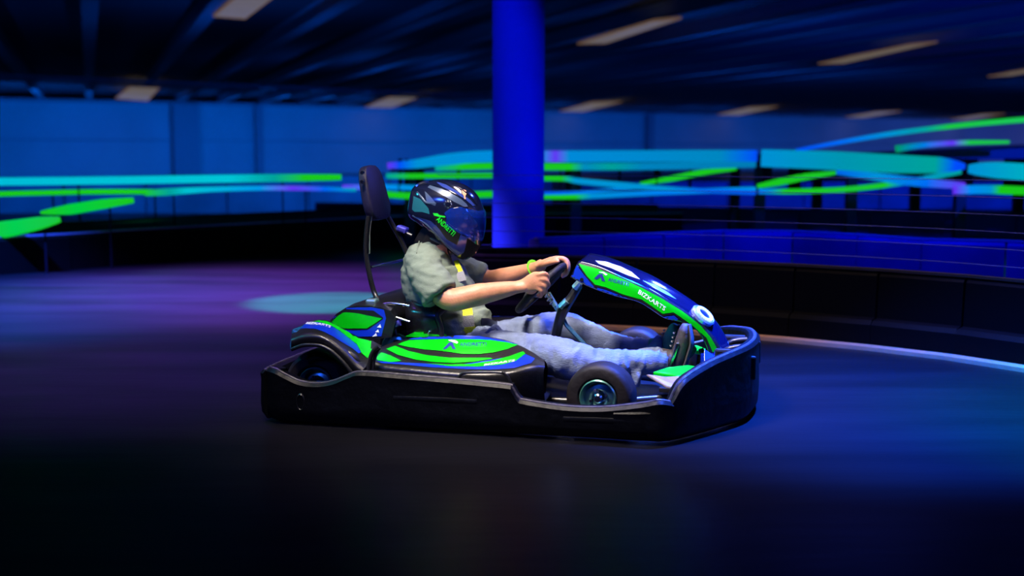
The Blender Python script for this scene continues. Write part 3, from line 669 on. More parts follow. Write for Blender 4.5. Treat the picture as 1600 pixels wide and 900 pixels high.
sticker('logo_underline', C8([(470, 262), (795, 258), (795, 268), (470, 271)]), PT, GREENP, pod, 0.0035, 4)
lettering('lettering', 'BIZKARTS', C8([(770, 503)])[0], C8([(1160, 447)])[0], (0, -2.9), PT, WHITE, pod, shear=0.2)
# body opening under the pod and its hoop
def hoop(nm, pts, v, r, m=SATIN): return MB().tube(rowpx(pts, v), r).build(nm, m, kart)
bmx = sticker('vent_opening', crop([(815, 515), (840, 462), (900, 442), (1180, 440), (1230, 458), (1275, 520), (1280, 590), (830, 560)], 560, 500, 5.3333), PT, BLACKS, pod, 0.003)
hoop('vent_trim', [(716, 590), (722, 584), (735, 582), (780, 582), (790, 586), (798, 598), (801, 612)], -0.672, 0.006, SATIN)
hoop('vent_trim', [(784, 581), (792, 586), (797, 594), (800, 606)], -0.675, 0.004, BLACKP)
hoop('side_hoop', [(592, 541), (584, 548), (578, 562), (575, 585)], -0.665, 0.009)
hoop('side_hoop', [(594, 543), (588, 552), (584, 566), (582, 588)], -0.655, 0.007)
fpod = mirror(pod, 'side_pod'); fpod.parent = kart
for ch in [c for c in kart.children_recursive if c.parent == pod and c.name.startswith(('green', 'blue'))]:
    m_ = mirror(ch); m_.parent = fpod
# fuel-tank style green cover beyond the near pod
tc = [(632, 526), (644, 520.5), (659, 519.5), (661, 522), (684, 523), (690, 529)]
P0 = rowpx(tc, -0.26); P1 = [V((p.x, -0.10, p.z)) for p in P0]
MB().add(P0 + P1 + [V((p.x, -0.26, 0.24)) for p in (P0[0], P0[-1])], [tuple(range(6)), tuple(range(11, 5, -1))] + [(i, i + 1, 7 + i, 6 + i) for i in range(5)]).build('seat_side_cover', GREEN, kart, smooth=False)
# ---- rear fender over the near rear wheel
F0 = rowpx([(459, 514), (478, 505), (498, 499.5), (515, 502), (535, 513), (558, 527), (580, 532), (596, 540)], [-0.44] * 5 + [-0.43, -0.42, -0.41])
F1 = rowpx([(457, 517), (477, 510), (498, 506), (516, 511), (536, 523), (556, 537), (574, 548), (588, 556)], [-0.53] * 8)
F2 = rowpx([(456, 521), (477, 515), (498, 514), (516, 520), (533, 531), (550, 545), (565, 559), (577, 568)], [-0.62] * 8)
F3 = rowpx([(455, 530), (477, 523), (498, 523), (514, 530), (529, 541), (543, 554), (556, 568), (568, 577)], [-0.685] * 8)
F4 = rowpx([(455, 540), (476, 534), (498, 534), (512, 540), (526, 550), (539, 562), (552, 576), (562, 585)], [-0.69] * 8)
F5 = rowpx([(455, 548), (474, 541), (496, 541), (511, 547), (523, 556), (536, 569), (547, 582), (556, 592)], [-0.675] * 8)
fend = grid('rear_fender', [F0, F1, F2, F3, F4, F5], BLACKP, kart, k=5)
FT = bvh(fend)
C7 = lambda pts: crop(pts, 440, 480, 7.5)
sticker('blue_panel', C7([(160, 262), (300, 190), (400, 176), (520, 196), (620, 238), (700, 300), (800, 370), (880, 440), (930, 530), (900, 545), (820, 480), (700, 410), (600, 345), (500, 295), (400, 258), (280, 250)]), FT, BLUE, fend, 0.0015)
sticker('green_panel', C7([(380, 172), (430, 158), (520, 166), (620, 206), (700, 256), (800, 306), (900, 345), (1010, 365), (1050, 400), (1040, 490), (1090, 512), (1050, 560), (1000, 603), (930, 540), (880, 440), (760, 345), (660, 270), (600, 232), (480, 190)]), FT, GREEN, fend, 0.0025)
lettering('lettering', 'BIZKARTS', C7([(285, 208)])[0], C7([(570, 252)])[0], (1.0, -3.4), FT, WHITE, fend, shear=0.2, bend=-2.0)
# bulged rib of the fender and the wheel-arch lip
MB().tube([(lambda p: V((p.x, -0.70, p.z)))(kv(x, y, -0.70)) for x, y in [(456, 546), (474, 539.5), (497, 539.5), (512, 545), (525, 555), (538, 568), (549, 582), (556, 592)]], 0.008).build('arch_lip', BLACKP, fend)
MB().tube([kv(x, y, -0.655) for x, y in [(530, 548), (545, 553), (556, 563), (563, 578)]], [0.010, 0.016, 0.016, 0.010]).build('fender_rib', BLACKP, fend)
ff = mirror(fend, 'rear_fender'); ff.parent = kart
for ch in [c for c in kart.children_recursive if c.parent == fend and ('panel' in c.name)]:
    m_ = mirror(ch); m_.parent = ff
# tail box
Q = rowpx([(456, 514), (468, 520), (470, 541), (454, 550), (452, 540)], -0.62)
Q2 = [V((p.x - 0.01, -0.42, p.z)) for p in Q]
MB().add(Q + Q2, [(0, 1, 2, 3, 4), (9, 8, 7, 6, 5)] + [(i, (i + 1) % 5, 5 + (i + 1) % 5, 5 + i) for i in range(5)]).build('tail_lamp_housing', mat('smoked_blue_plastic', (0.01, 0.08, 0.18), 0.25), kart, smooth=False, bevel=0.006)
MB().tube([kv(472, 560, -0.5), kv(485, 557, -0.5), kv(500, 553, -0.5)], 0.01).build('rear_stay', CHROME, kart)
MB().tube([V((-0.93, -0.3, 0.17)), V((-0.9, 0, 0.2)), V((-0.93, 0.3, 0.17))], 0.015).build('rear_hoop', SATIN, kart)
# ---- battery / engine cover
CP = [(508, 516), (516, 501), (526, 490), (540, 481), (556, 477.5), (575, 478), (594, 480), (610, 486), (618, 500), (612, 527), (580, 531), (540, 528)]
N0 = rowpx(CP, -0.34); cen = sum(N0, V()) / len(N0)
N1 = [V((p.x + (cen.x - p.x) * 0.10, -0.25, p.z + (cen.z - p.z) * -0.08 + 0.006)) for p in N0]
def mv(r, v): return [V((p.x, v, p.z)) for p in r]
cover_rows = [mv(N0, -0.34), N1, mv(N1, -0.12), mv(N1, 0.12), mv(N1, 0.25), mv(N0, 0.34)]
b = MB(); nn = len(CP)
b.add([p for r in cover_rows for p in r], [(i * nn + j, i * nn + (j + 1) % nn, (i + 1) * nn + (j + 1) % nn, (i + 1) * nn + j) for i in range(5) for j in range(nn)] + [tuple(range(nn)), tuple(5 * nn + j for j in range(nn - 1, -1, -1))])
cover = b.build('battery_cover', BLACKP, kart)
VT = bvh(cover)
sticker('blue_panel', C7([(545, 150), (610, 90), (700, 30), (760, 8), (900, 2), (1060, 0), (1200, 30), (1225, 130), (1170, 340), (900, 345), (730, 262), (600, 200)]), VT, BLUE, cover, 0.0015)
sticker('black_panel', C7([(560, 150), (620, 95), (700, 42), (770, 22), (1080, 40), (1190, 118), (1190, 140), (1010, 262), (880, 268), (720, 262), (600, 190)]), VT, BLACKS, cover, 0.0025)
sticker('green_panel', C7([(590, 172), (660, 105), (720, 62), (765, 57), (900, 72), (1180, 130), (1110, 180), (1000, 248), (740, 248), (670, 225)]), VT, GREEN, cover, 0.0035)
for T in ([(1160, 195), (1172, 240), (1120, 236)], [(1135, 257), (1148, 295), (1098, 290)], [(1110, 300), (1124, 335), (1065, 345)]):
    sticker('arrow_mark', C7(T), VT, WHITE, cover, 0.004, 4)
# ---- seat
S0 = rowpx([(640, 462), (628, 463), (612, 472), (604, 490), (610, 515), (640, 545), (700, 560), (760, 560)], [0.0] * 8)
def seatrow(v, dz, du):
    return [V((p.x + du * (1 if i < 4 else 0.3), v, p.z + dz * (1 if i > 3 else 0.4) + (0.02 if i > 5 else 0))) for i, p in enumerate(S0)]
SE = [[(640, 480), (652, 490), (662, 505), (676, 522), (692, 532)],]
backp = [V((-0.52, 0, 0.50)), V((-0.545, 0, 0.40)), V((-0.53, 0, 0.28)), V((-0.46, 0, 0.15)), V((-0.33, 0, 0.085)), V((-0.12, 0, 0.08)), V((0.06, 0, 0.115))]
rows_ = []
for v, fw, up_ in ((-0.245, 0.20, 0.13), (-0.235, 0.12, 0.08), (-0.20, 0.05, 0.03), (-0.10, 0.01, 0.0), (0, 0, 0), (0.10, 0.01, 0.0), (0.20, 0.05, 0.03), (0.235, 0.12, 0.08), (0.245, 0.20, 0.13)):
    rows_.append([V((p.x + (fw if i < 3 else fw * (0.7, 0.4, 0.1, 0)[i - 3]), v * (1 if i else 0.85), p.z + (-0.08 * abs(v) * 4 * (1 if i == 0 else 0) + (up_ * (0, 0, 0.5, 1, 1, 1, 0.6)[i])))) for i, p in enumerate(backp)])
seat = grid('seat', rows_, SEATM, kart, k=4, thick=0.014, off=0)
MB().tube([r[0] for r in rows_], 0.011).build('seat_edge', SATIN, seat)
for s, a in ((-1, 0), (1, 8)):
    MB().tube([rows_[a][i] for i in range(7)], 0.012).build('seat_edge', SATIN, seat)
MB().tube([kv(592, 478, -0.27), kv(612, 474, -0.27), kv(640, 478, -0.27)], 0.007).build('seat_stay', CHROME, kart)
MB().tube([kv(590, 490, -0.3), kv(612, 494, -0.3), kv(640, 503, -0.3)], 0.006).build('seat_stay', CHROME, kart)
MB().tube([kv(590, 481, -0.28), kv(600, 493, -0.28), kv(618, 498, -0.28)], [0.02, 0.034, 0.022]).build('roll_bar_clamp', mat('blue_lit_metal', (0.10, 0.10, 0.75), 0.25, 0.6), kart)  # blue light falling on the clamps is put into the metal colour
MB().tube([kv(608, 512, -0.3), kv(625, 504, -0.3)], 0.014, smooth=1).build('clamp_bolt', mat('blue_lit_metal', (0.10, 0.10, 0.75), 0.25, 0.6), kart)
MB().tube([kv(669, 523, -0.27), kv(670, 519, -0.27), kv(674, 517, -0.27)], 0.004).build('latch', CHROME, kart)
MB().box(kv(582, 474, -0.26), (0.05, 0.05, 0.04)).build('roll_bar_block', TEALM, kart, smooth=False, bevel=0.008)
# ---- headrest and roll hoop
nb = rowpx([(576, 338), (573, 362), (572, 396), (578, 432), (586, 460), (600, 484), (614, 505), (618, 525)], [-0.14] * 5 + [-0.2, -0.26, -0.28])
MB().tube(nb, 0.0115, 12).build('roll_hoop', SATIN, kart)
MB().tube([p + V((0.012, -0.004, 0)) for p in nb[:3]], 0.008, 10).build('roll_hoop_sleeve', CHROME, kart)
fb_ = rowpx([(604, 335), (616, 356), (628, 378), (638, 402), (645, 430)], [0.15, 0.16, 0.17, 0.18, 0.19])
MB().tube(fb_, 0.0115, 12).build('roll_hoop', SATIN, kart)
MB().tube([kv(580, 417, -0.14), kv(634, 405, 0.17)], 0.006, smooth=1).build('cross_bar', CHROME, kart)
q = kv(629, 358, 0.16)
MB().box(q, (0.05, 0.05, 0.028), Matrix.Rotation(0.35, 3, 'Y')).build('hoop_clamp', mat('blue_lit_metal', (0.10, 0.10, 0.75), 0.25, 0.6), kart, smooth=False, bevel=0.008)  # same metal with the blue light in its colour
MB().tube([q + V((-0.03, 0, 0)), q + V((0.045, 0, -0.03))], 0.010, smooth=1).build('clamp_bolt', SATIN, kart)
# pad: rounded board, leaning back
T0 = kv(579, 260, 0.0); B0 = kv(597, 341, 0.0)
ax = (T0 - B0); H_ = ax.length; ax.normalize(); wv = V((0, 1, 0)); nv_ = wv.cross(ax).normalized()
hw = 0.135; N = 28; ring = []
for i in range(N):
    a = 2 * PI * i / N; x = math.copysign(abs(math.cos(a)) ** (0.55), math.cos(a)) * hw; y = math.copysign(abs(math.sin(a)) ** (0.62), math.sin(a)) * H_ / 2 * 1.05
    x *= 0.88 + 0.12 * (-y / (H_ / 2))
    ring.append((x, y))
mid = (T0 + B0) / 2 + nv_ * -0.01
b = MB(); lay = []
for dx, sc in ((-0.022, 0.88), (-0.018, 0.97), (-0.008, 1.0), (0.008, 1.0), (0.016, 0.97), (0.021, 0.86)):
    lay.append([mid + wv * (x * (1 - (1 - sc) * 0.5)) + ax * (y * (1 - (1 - sc) * 0.5)) + nv_ * dx for x, y in ring])
b.add([p for r in lay for p in r], [(i * N + j, i * N + (j + 1) % N, (i + 1) * N + (j + 1) % N, (i + 1) * N + j) for i in range(5) for j in range(N)] + [tuple(range(N)), tuple(5 * N + j for j in range(N - 1, -1, -1))])
pad = b.build('headrest_pad', PADM, kart)
for i in (2, 9): 
    MB().lathe(kv(566, 270 + 14 * (i == 9), -0.137), [(0, -0.006), (0.008, -0.006), (0.008, 0.01)], 'Y', 12).build('pad_screw', CHROME, pad)
# ---- steering
hub = kv(845.5, 450, 0.0); sd = (kv(879, 416, 0.0) - kv(812, 484, 0.0)).normalized(); wy = V((0, 1, 0)); wn = sd.cross(wy).normalized()
RS = (kv(879, 416, 0.0) - kv(812, 484, 0.0)).length / 2
sw = MB().tube([hub + sd * (RS * math.cos(a)) + wy * (RS * math.sin(a)) for a in [2 * PI * i / 36 for i in range(36)]], (0.0155), 12, 1, closed=True).build('steering_wheel', mat('steering_grip', (0.005, 0.005, 0.006), 0.6, spec=0.3, bump=0.3, bscale=90), kart)
for a in (0.0, 2.2, -2.2):
    d_ = sd * math.cos(a) + wy * math.sin(a)
    MB().tube([hub + wn * 0.03, hub + d_ * 0.08 + wn * 0.02, hub + d_ * (RS - 0.01)], (0.012, 0.006), 8).build('spoke', SATIN, sw)
MB().ell(hub + wn * 0.01, (0.04, 0.04, 0.02), Matrix((sd, wy, wn)).transposed()).build('wheel_hub', SATIN, sw)
print('wn', wn)
cb = kv(873, 470, 0.0)
for k_, (x, y) in enumerate(((853, 455), (857, 461), (861, 466))):
    MB().tube([kv(x - 3, y - 6, -0.03), kv(x + 2, y + 3, -0.04), kv(x - 1, y + 9, -0.03)], 0.005).build('paddle', CHROME, sw)
MB().tube([kv(856, 458, 0), kv(868, 478, 0)], 0.012, smooth=1).build('steering_column', TEALM, kart)
MB().tube([kv(868, 478, 0), kv(885, 508, 0), kv(930, 556, 0)], 0.010, smooth=1).build('steering_shaft', mat('blue_steel', (0.15, 0.45, 0.65), 0.25, 0.8), kart)
MB().tube([kv(868, 525, -0.02), kv(874, 500, -0.02), kv(882, 480, -0.01), kv(893, 465, 0), kv(905, 445, 0.0)], [0.022, 0.022, 0.026, 0.02, 0.018], 8, 4).build('nose_stay', SATIN, kart)
MB().tube([kv(862, 560, 0.03), kv(868, 520, 0.03), kv(880, 486, 0.0)], 0.012).build('column_support', SATIN, kart)
for (x0, y0), (x1, y1), r in (((876, 480), (886, 470), 0.026), ((898, 450), (906, 441), 0.026)):
    MB().tube([kv(x0, y0, -0.02), kv(x1, y1, -0.02)], (r, 0.016), 8, 1).build('stay_bracket', TEALM, kart)
# ---- nose fairing
FL = [(891, 433), (922, 449), (962, 463), (1000, 473), (1036, 496), (1062, 503), (1084, 512), (1098, 530), (1106, 552)]
FU = [(903, 410), (935, 420), (972, 437), (1006, 451), (1040, 470), (1072, 489), (1098, 508), (1116, 530), (1130, 554)]
FM = [(908, 406), (940, 414), (976, 429), (1010, 444), (1044, 464), (1075, 484), (1101, 504), (1119, 527), (1132, 553)]
FS = [(914, 401), (948, 408), (982, 421), (1014, 439), (1048, 461), (1077, 481), (1103, 502), (1121, 524), (1134, 552)]
w0 = [0.15, 0.155, 0.155, 0.15, 0.145, 0.135, 0.125, 0.12, 0.115]
R0 = rowpx(FL, [-x for x in w0]); R1 = rowpx(FU, [-x + 0.012 for x in w0]); R2 = rowpx(FM, [-x + 0.05 for x in w0])
R3 = [V((a.x + 0.02, 0, a.z + 0.022)) for a in R2]
R3b = R3
def neg(r): return [V((p.x, -p.y, p.z)) for p in r]
nose = grid('nose_fairing', [R0, R1, R2, R3, neg(R2), neg(R1), neg(R0)], mat('navy_gloss_plastic', (0.003, 0.004, 0.022), 0.12, spec=0.8, coat=1.0), kart, k=5, thick=0.008, off=-1)
NT = bvh(nose)
C6 = lambda pts: crop(pts, 880, 390, 6.0)
sticker('blue_panel', C6([(118, 135), (205, 250), (290, 350), (400, 378), (560, 440), (720, 495), (830, 565), (925, 632), (1040, 618), (1080, 655), (1200, 750), (1320, 870), (1350, 985), (1300, 975), (1240, 850), (1170, 730), (1110, 680), (1000, 650), (930, 650), (800, 575), (640, 500), (480, 455), (300, 395), (190, 325), (70, 262), (95, 180)]), NT, mat('blue_gloss_plastic', (0.004, 0.03, 0.45), 0.2, spec=0.8, coat=1.0), nose, 0.001)
sticker('black_border', C6([(130, 118), (330, 165), (520, 245), (720, 335), (920, 440), (1120, 560), (1300, 690), (1420, 830), (1500, 975), (1380, 985), (1330, 860), (1200, 740), (1080, 640), (1040, 605), (930, 625), (840, 560), (720, 485), (560, 435), (400, 370), (290, 345), (215, 260)]), NT, BLACKS, nose, 0.0015)
sticker('green_panel', C6([(145, 135), (330, 182), (520, 262), (720, 352), (920, 458), (1110, 575), (1280, 705), (1380, 820), (1465, 965), (1400, 960), (1345, 830), (1215, 715), (1110, 640), (1035, 588), (935, 603), (850, 545), (740, 470), (560, 420), (400, 352), (300, 328), (225, 250)]), NT, GREEN, nose, 0.003)
sticker('logo_mark', C6([(290, 272), (330, 232), (368, 228), (395, 300), (362, 292), (350, 258), (318, 280)]), NT, NAVY, nose, 0.0045, 4)
sticker('logo_swoosh', C6([(330, 212), (380, 210), (415, 235), (400, 245), (372, 222)]), NT, WHITE, nose, 0.0045, 4)
lettering('lettering', 'ANDRETTI', C6([(420, 295)])[0], C6([(612, 345)])[0], (1.0, -5.6), NT, NAVY, nose)
lettering('lettering', 'BIZKARTS', C6([(700, 410)])[0], C6([(950, 575)])[0], (2.6, -6.0), NT, WHITE, nose)
sticker('painted_glint', C6([(300, 108), (400, 118), (540, 165), (640, 215), (720, 285), (600, 245), (450, 180), (330, 138)]), NT, mat('pale_glint', (0.55, 0.5, 0.75), 0.3, coat=0.5), nose, 0.003)  # gloss highlight painted as a pale film on the nose top
sticker('painted_glint', C6([(740, 292), (860, 335), (980, 405), (1060, 470), (960, 425), (840, 360)]), NT, mat('pale_glint2', (0.12, 0.25, 0.75), 0.3, coat=0.5), nose, 0.003)  # second painted highlight streak, bluer
MB().lathe((0, 0, 0), [(0, -0.004), (0.008, -0.004), (0.008, 0.006)], 'Y', 12).build('fairing_bolt', BLACKS, nose).location = kv(909, 437, -0.153)
# round lamp on the nose
lc = kv(1098, 498, 0.0); ln = (kv(1105, 483, 0.0) - kv(1093, 502, 0.0)).normalized(); ln = V((0.62, -0.25, 0.74)).normalized()
hh = NT.ray_cast(LO, lray(1096, 496)); print('lamp', lc, hh[0]); lc = (hh[0] or lc) + ln * 0.012
lm = Matrix.Translation(lc) @ ln.to_track_quat('Z', 'Y').to_matrix().to_4x4()
lamp = MB().lathe((0, 0, 0), [(0, -0.02), (0.045, -0.02), (0.055, -0.01), (0.056, 0.004), (0.050, 0.010), (0.044, 0.008), (0.0, 0.008)], 'Z', 36).build('headlamp', mat('lamp_body', (0.35, 0.4, 0.9), 0.2, 0.5), kart)
lamp.matrix_local = lm
b = MB()
for i in range(24):
    a = 2 * PI * i / 24; b.box((0.038 * math.cos(a), 0.038 * math.sin(a), 0.012), (0.008, 0.006, 0.006), Matrix.Rotation(a, 3, 'Z'))
b.tube([(0.031 * math.cos(a), 0.031 * math.sin(a), 0.011) for a in [2 * PI * i / 24 for i in range(24)]], 0.004, 6, 1, closed=True)
b.build('light_ring', mat('led_ring', (0.5, 0.6, 0.9), 0.3, emit=(0.35, 0.5, 1.0), estr=1.6), lamp)
MB().lathe((0, 0, 0), [(0, 0.009), (0.026, 0.009), (0.026, 0.006)], 'Z', 24).build('lamp_lens', mat('lamp_lens', (0.01, 0.02, 0.2), 0.1), lamp)
# nose feet reaching down to the front bumper
for s in (-1, 1):
    MB().tube([R0[-1] * 1 if s < 0 else neg(R0)[-1], V((0.80, s * 0.12, 0.17)), V((0.84, s * 0.13, 0.12))], (0.03, 0.012), 8).build('nose_foot', BLUE, kart)
# front floor cowls: green/white panel and pale plastic wing behind the front wheel
GP = [kv(1020, 581, -0.34), kv(1045, 573, -0.26), kv(1075, 570, -0.2), kv(1092, 573, -0.2), kv(1088, 583, -0.30), kv(1060, 587, -0.40)]
def slab(nm, P, th, m, par_, bev=0.004):
    n_ = len(P); return MB().add(P + [p - V((0, 0, th)) for p in P], [tuple(range(n_ - 1, -1, -1)), tuple(range(n_, 2 * n_))] + [(i, (i + 1) % n_, n_ + (i + 1) % n_, n_ + i) for i in range(n_)]).build(nm, m, par_, smooth=False, bevel=bev)
slab('front_cowl', GP, 0.02, GREEN, kart)
WG = [kv(1010, 584, -0.36), kv(1040, 588, -0.44), kv(1076, 586, -0.50), kv(1069, 608, -0.56), kv(1042, 603, -0.52)]
slab('cowl_wing', WG, 0.012, mat('tan_plastic', (0.30, 0.22, 0.19), 0.45, mottled=0.2), kart)
slab('front_cowl', [V((p.x, -p.y, p.z)) for p in reversed(GP)], 0.02, GREEN, kart)
slab('cowl_wing', [V((p.x, -p.y, p.z)) for p in reversed(WG)], 0.012, mat('tan_plastic', (0.30, 0.22, 0.19), 0.45), kart)
MB().box((0.72, 0, 0.12), (0.22, 0.5, 0.02)).build('front_tray', SATIN, kart, smooth=False, bevel=0.004)
# pedals
for s in (-1, 1):
    pd = MB().box((0.66, s * 0.14, 0.25), (0.015, 0.075, 0.12), Matrix.Rotation(0.3, 3, 'Y')).build('pedal', CHROME, kart, smooth=False, bevel=0.004)
    MB().tube([(0.67, s * 0.14, 0.20), (0.69, s * 0.13, 0.10)], 0.009, smooth=1).build('pedal_arm', SATIN, pd)
MB().tube([kv(1062, 552, -0.05), kv(1074, 548, -0.05), kv(1084, 540, -0.05)], [0.03, 0.034, 0.02]).build('brake_reservoir', mat('green_anodised', (0.02, 0.35, 0.16), 0.3, 0.3), kart)
MB().tube([kv(1095, 545, -0.06), kv(1100, 560, -0.06), kv(1096, 572, -0.1)], 0.012).build('brake_line', SATIN, kart)
slab('front_panel', [kv(1100, 545, -0.16), kv(1118, 556, -0.16), kv(1112, 575, -0.2), kv(1100, 570, -0.2)], 0.01, BLUE, kart)
# ---- harness (belongs to the kart)
def strap(nm, pts, m, wdt, th, par_):
    """flat webbing through 3D points; width direction given per call"""
    P, _ = smooth_path(pts, 0, 5); v = []; f = []; n = len(P)
    for i, p in enumerate(P):
        t_ = (P[min(i + 1, n - 1)] - P[max(i - 1, 0)]).normalized(); vd = (LO - p).normalized(); w_ = t_.cross(V((0.25, -0.9, 0.35))).normalized(); nn_ = w_.cross(t_)
        v += [p + w_ * wdt, p - w_ * wdt, p - w_ * wdt - nn_ * th, p + w_ * wdt - nn_ * th]
    for i in range(n - 1):
        for j in range(4): f.append((4 * i + j, 4 * i + (j + 1) % 4, 4 * i + 4 + (j + 1) % 4, 4 * i + 4 + j))
    return MB().add(v, f + [(0, 1, 2, 3), tuple(4 * (n - 1) + j for j in (3, 2, 1, 0))]).build(nm, m, par_, smooth=False)
# ================================================================== the driver
man = empty('person', KC, YAW, 'seated driver in grey-green t-shirt, faded jeans and dark full-face helmet gripping the wheel', 'person')
def J(x, y, v): return kv(x, y, v)
body = MB()
# torso and neck
TO = [(716, 520, .10, .145), (706, 498, .115, .145), (690, 468, .118, .15), (677, 438, .11, .165), (674, 414, .095, .16), (680, 396, .065, .10), (688, 384, .055, .058), (696, 366, .052, .055), (702, 352, .05, .055)]
body.tube([J(a, b, 0) for a, b, _, _ in TO], [(c, d) for _, _, c, d in TO], 20, 4)
# head
hc = J(707, 343, 0)
body.ell(hc + V((-0.012, 0, 0.012)), (0.092, 0.075, 0.105)); body.ell(hc + V((0.03, 0, -0.045)), (0.055, 0.055, 0.065))
body.tube([hc + V((0.072, 0, 0.02)), hc + V((0.092, 0, -0.005)), hc + V((0.102, 0, -0.022)), hc + V((0.085, 0, -0.030))], [0.010, 0.012, 0.015, 0.012], 10, 4)
body.ell(hc + V((0.078, 0, -0.055)), (0.014, 0.024, 0.007)); body.ell(hc + V((0.070, 0, -0.085)), (0.018, 0.024, 0.016))
for s in (-1, 1):
    body.ell(hc + V((0.062, s * 0.042, -0.02)), (0.022, 0.020, 0.022)); body.ell(hc + V((-0.005, s * 0.076, 0)), (0.018, 0.008, 0.03))
# arms
def limb(P, R, seg=16, k=5): body.tube(P, R, seg, k)
NA = [(662, 408, -.15), (668, 430, -.21), (686, 456, -.255), (704, 468, -.265), (722, 466, -.26), (750, 460, -.24), (785, 453, -.205), (806, 449, -.185), (820, 446, -.175)]
limb([J(*p) for p in NA], [.062, .058, .052, .050, .050, (.045, .050), (.036, .037), (.030, .026), (.034, .025)])
FA = [(690, 408, .15), (715, 420, .20), (745, 432, .235), (765, 437, .235), (785, 433, .225), (810, 427, .19), (828, 421, .15), (840, 417, .125), (848, 413, .115)]
limb([J(*p) for p in FA], [.060, .052, .047, .045, .043, .037, .029, .026, .028])
# near hand: back of the hand faces the camera, fingers close on the rim
rim = lambda a: hub + sd * (RS * math.cos(a)) + wy * (RS * math.sin(a))
body.tube([J(816, 447, -.175), J(828, 443, -.185), J(838, 439, -.19), J(845, 438, -.19)], [(.020, .026), (.017, .038), (.017, .042), (.013, .036)], 14, 4)
body.ell(J(829, 452, -.165), (0.030, 0.02, 0.022))
for (kx, ky), (mx, my), (tx, ty), (ex, ey), r in (((842, 429), (851, 427.5), (856, 434), (852, 441), .0105), ((845, 436), (853, 438), (857, 446), (851, 451), .0105),
                                 ((844, 444), (851, 448), (852, 456), (845, 458), .0098), ((840, 451), (846, 456), (845, 463), (839, 462), .0086)):
    body.tube([J(kx - 8, ky + 1, -.186), J(kx, ky, -.195), J(mx, my, -.192), J(tx, ty, -.172), J(ex, ey, -.142)], [r * 1.1, r * 1.15, r * 1.02, r * 0.98, r * 0.82], 10, 4)
body.tube([J(824, 440, -.165), J(835, 430, -.145), J(846, 432, -.128), J(853, 439, -.125)], [.013, .012, .0105, .008], 10, 4)
# far hand: over the top of the wheel, fingers hanging down in front of the rim
body.tube([J(842, 416, .115), J(854, 410, .10), J(866, 405.5, .085), J(873, 404.5, .075)], [(.027, .019), (.034, .018), (.038, .016), (.034, .013)], 14, 4)
for i, (dv, dx, dl, r) in enumerate(((-.030, 0, 0, .0102), (-.010, 3, 2, .0102), (.012, 3, 1, .0098), (.033, 1, -3, .0086))):
    v0 = .07 + dv
    body.tube([J(864 + dx, 405, v0), J(874 + dx, 403.5 , v0), J(883 + dx, 406.5 + i * .6, v0), J(886.5 + dx * .6, 416 + dl, v0 - .004), J(884 + dx * .4, 426 + dl, v0 - .006), J(877, 431 + dl, v0 - .008)], [r * 1.05, r * 1.12, r, r * 0.97, r * 0.92, r * 0.78], 10, 4)
body.tube([J(848, 414, .09), J(858, 411, .045), J(868, 409, .02), J(874, 408, .012)], [.013, .0125, .0105, .0085], 10, 4)
# legs (inside the jeans)
LN = [(745, 540, -.09), (792, 549, -.15), (846, 553, -.21), (888, 562, -.245), (930, 570, -.235), (976, 566, -.19), (1010, 565, -.15), (1040, 562, -.125)]
LF = [(755, 538, .09), (797, 527, .12), (840, 516, .155), (882, 513, .175), (915, 524, .17), (950, 539, .155), (990, 548, .13), (1036, 545, .115)]
limb([J(*p) for p in LN], [.075, .072, .066, .058, .052, .044, .036, .032])
limb([J(*p) for p in LF], [.075, .070, .062, .056, .048, .042, .034, .030])
bodyo = remesh(body.build('body', SKIN, man, fix=False), 0.0048, 3)
# nails
for (x, y, v) in ((855.5, 438, -.176), (855, 450, -.172)):
    MB().ell(J(x, y, v) + V((0.002, -0.006, 0)), (0.006, 0.002, 0.005)).build('fingernail', mat('nail', (0.62, 0.42, 0.38), 0.25), man)
# eyes and brows behind the visor
for s in (-1, 1):
    e = MB().ell(hc + V((0.072, s * 0.031, 0.012)), (0.012, 0.013, 0.010)).build('eye', EYEW, man)
    MB().ell(hc + V((0.0825, s * 0.031, 0.011)), (0.003, 0.006, 0.006)).build('iris', HAIR, e)
    MB().tube([hc + V((0.083, s * 0.015, 0.03)), hc + V((0.078, s * 0.035, 0.034)), hc + V((0.064, s * 0.052, 0.028))], 0.0045, 8).build('eyebrow', HAIR, man)
MB().ell(hc + V((0.088, 0, -0.057)), (0.006, 0.02, 0.006)).build('lips', mat('lips', (0.45, 0.14, 0.12), 0.4), man)
# ---- T-shirt
def folds(amp, sc, seed, dirv=(1, 1, 1)):
    def f(c):
        q = V((c.x * dirv[0], c.y * dirv[1], c.z * dirv[2])) * sc + V((seed, seed * 2, 0))
        n = noise.noise(q) + 0.5 * noise.noise(q * 2.1)
        return amp * (1 - abs(n) * 2.2)
    return f
sh = MB()
SO = [(714, 523, .120, .172), (712, 508, .142, .176), (706, 492, .153, .178), (692, 466, .153, .178), (679, 438, .143, .182), (674, 415, .128, .172), (677, 400, .098, .145), (682, 389, .072, .095), (686, 383, .064, .075)]
sh.tube([J(a, b, 0) for a, b, _, _ in SO], [(c, d) for _, _, c, d in SO], 28, 5)
sh.tube([J(655, 402, -.12), J(661, 411, -.175), J(669, 431, -.225), J(680, 450, -.252), J(688, 462, -.262)], [.066, .076, .080, .082, .082], 20, 5)
sh.tube([J(690, 398, .12), J(697, 406, .17), J(715, 417, .21), J(738, 428, .235), J(757, 435, .24)], [.06, .072, .072, .066, .062], 20, 5)
sh.ell(J(745, 497, -0.02), (0.06, 0.11, 0.055))
f1 = folds(0.0055, 8, 3.1, (1.3, 0.7, 2.4)); f2 = folds(0.0026, 17, 9.0, (1.5, 0.8, 2.6))
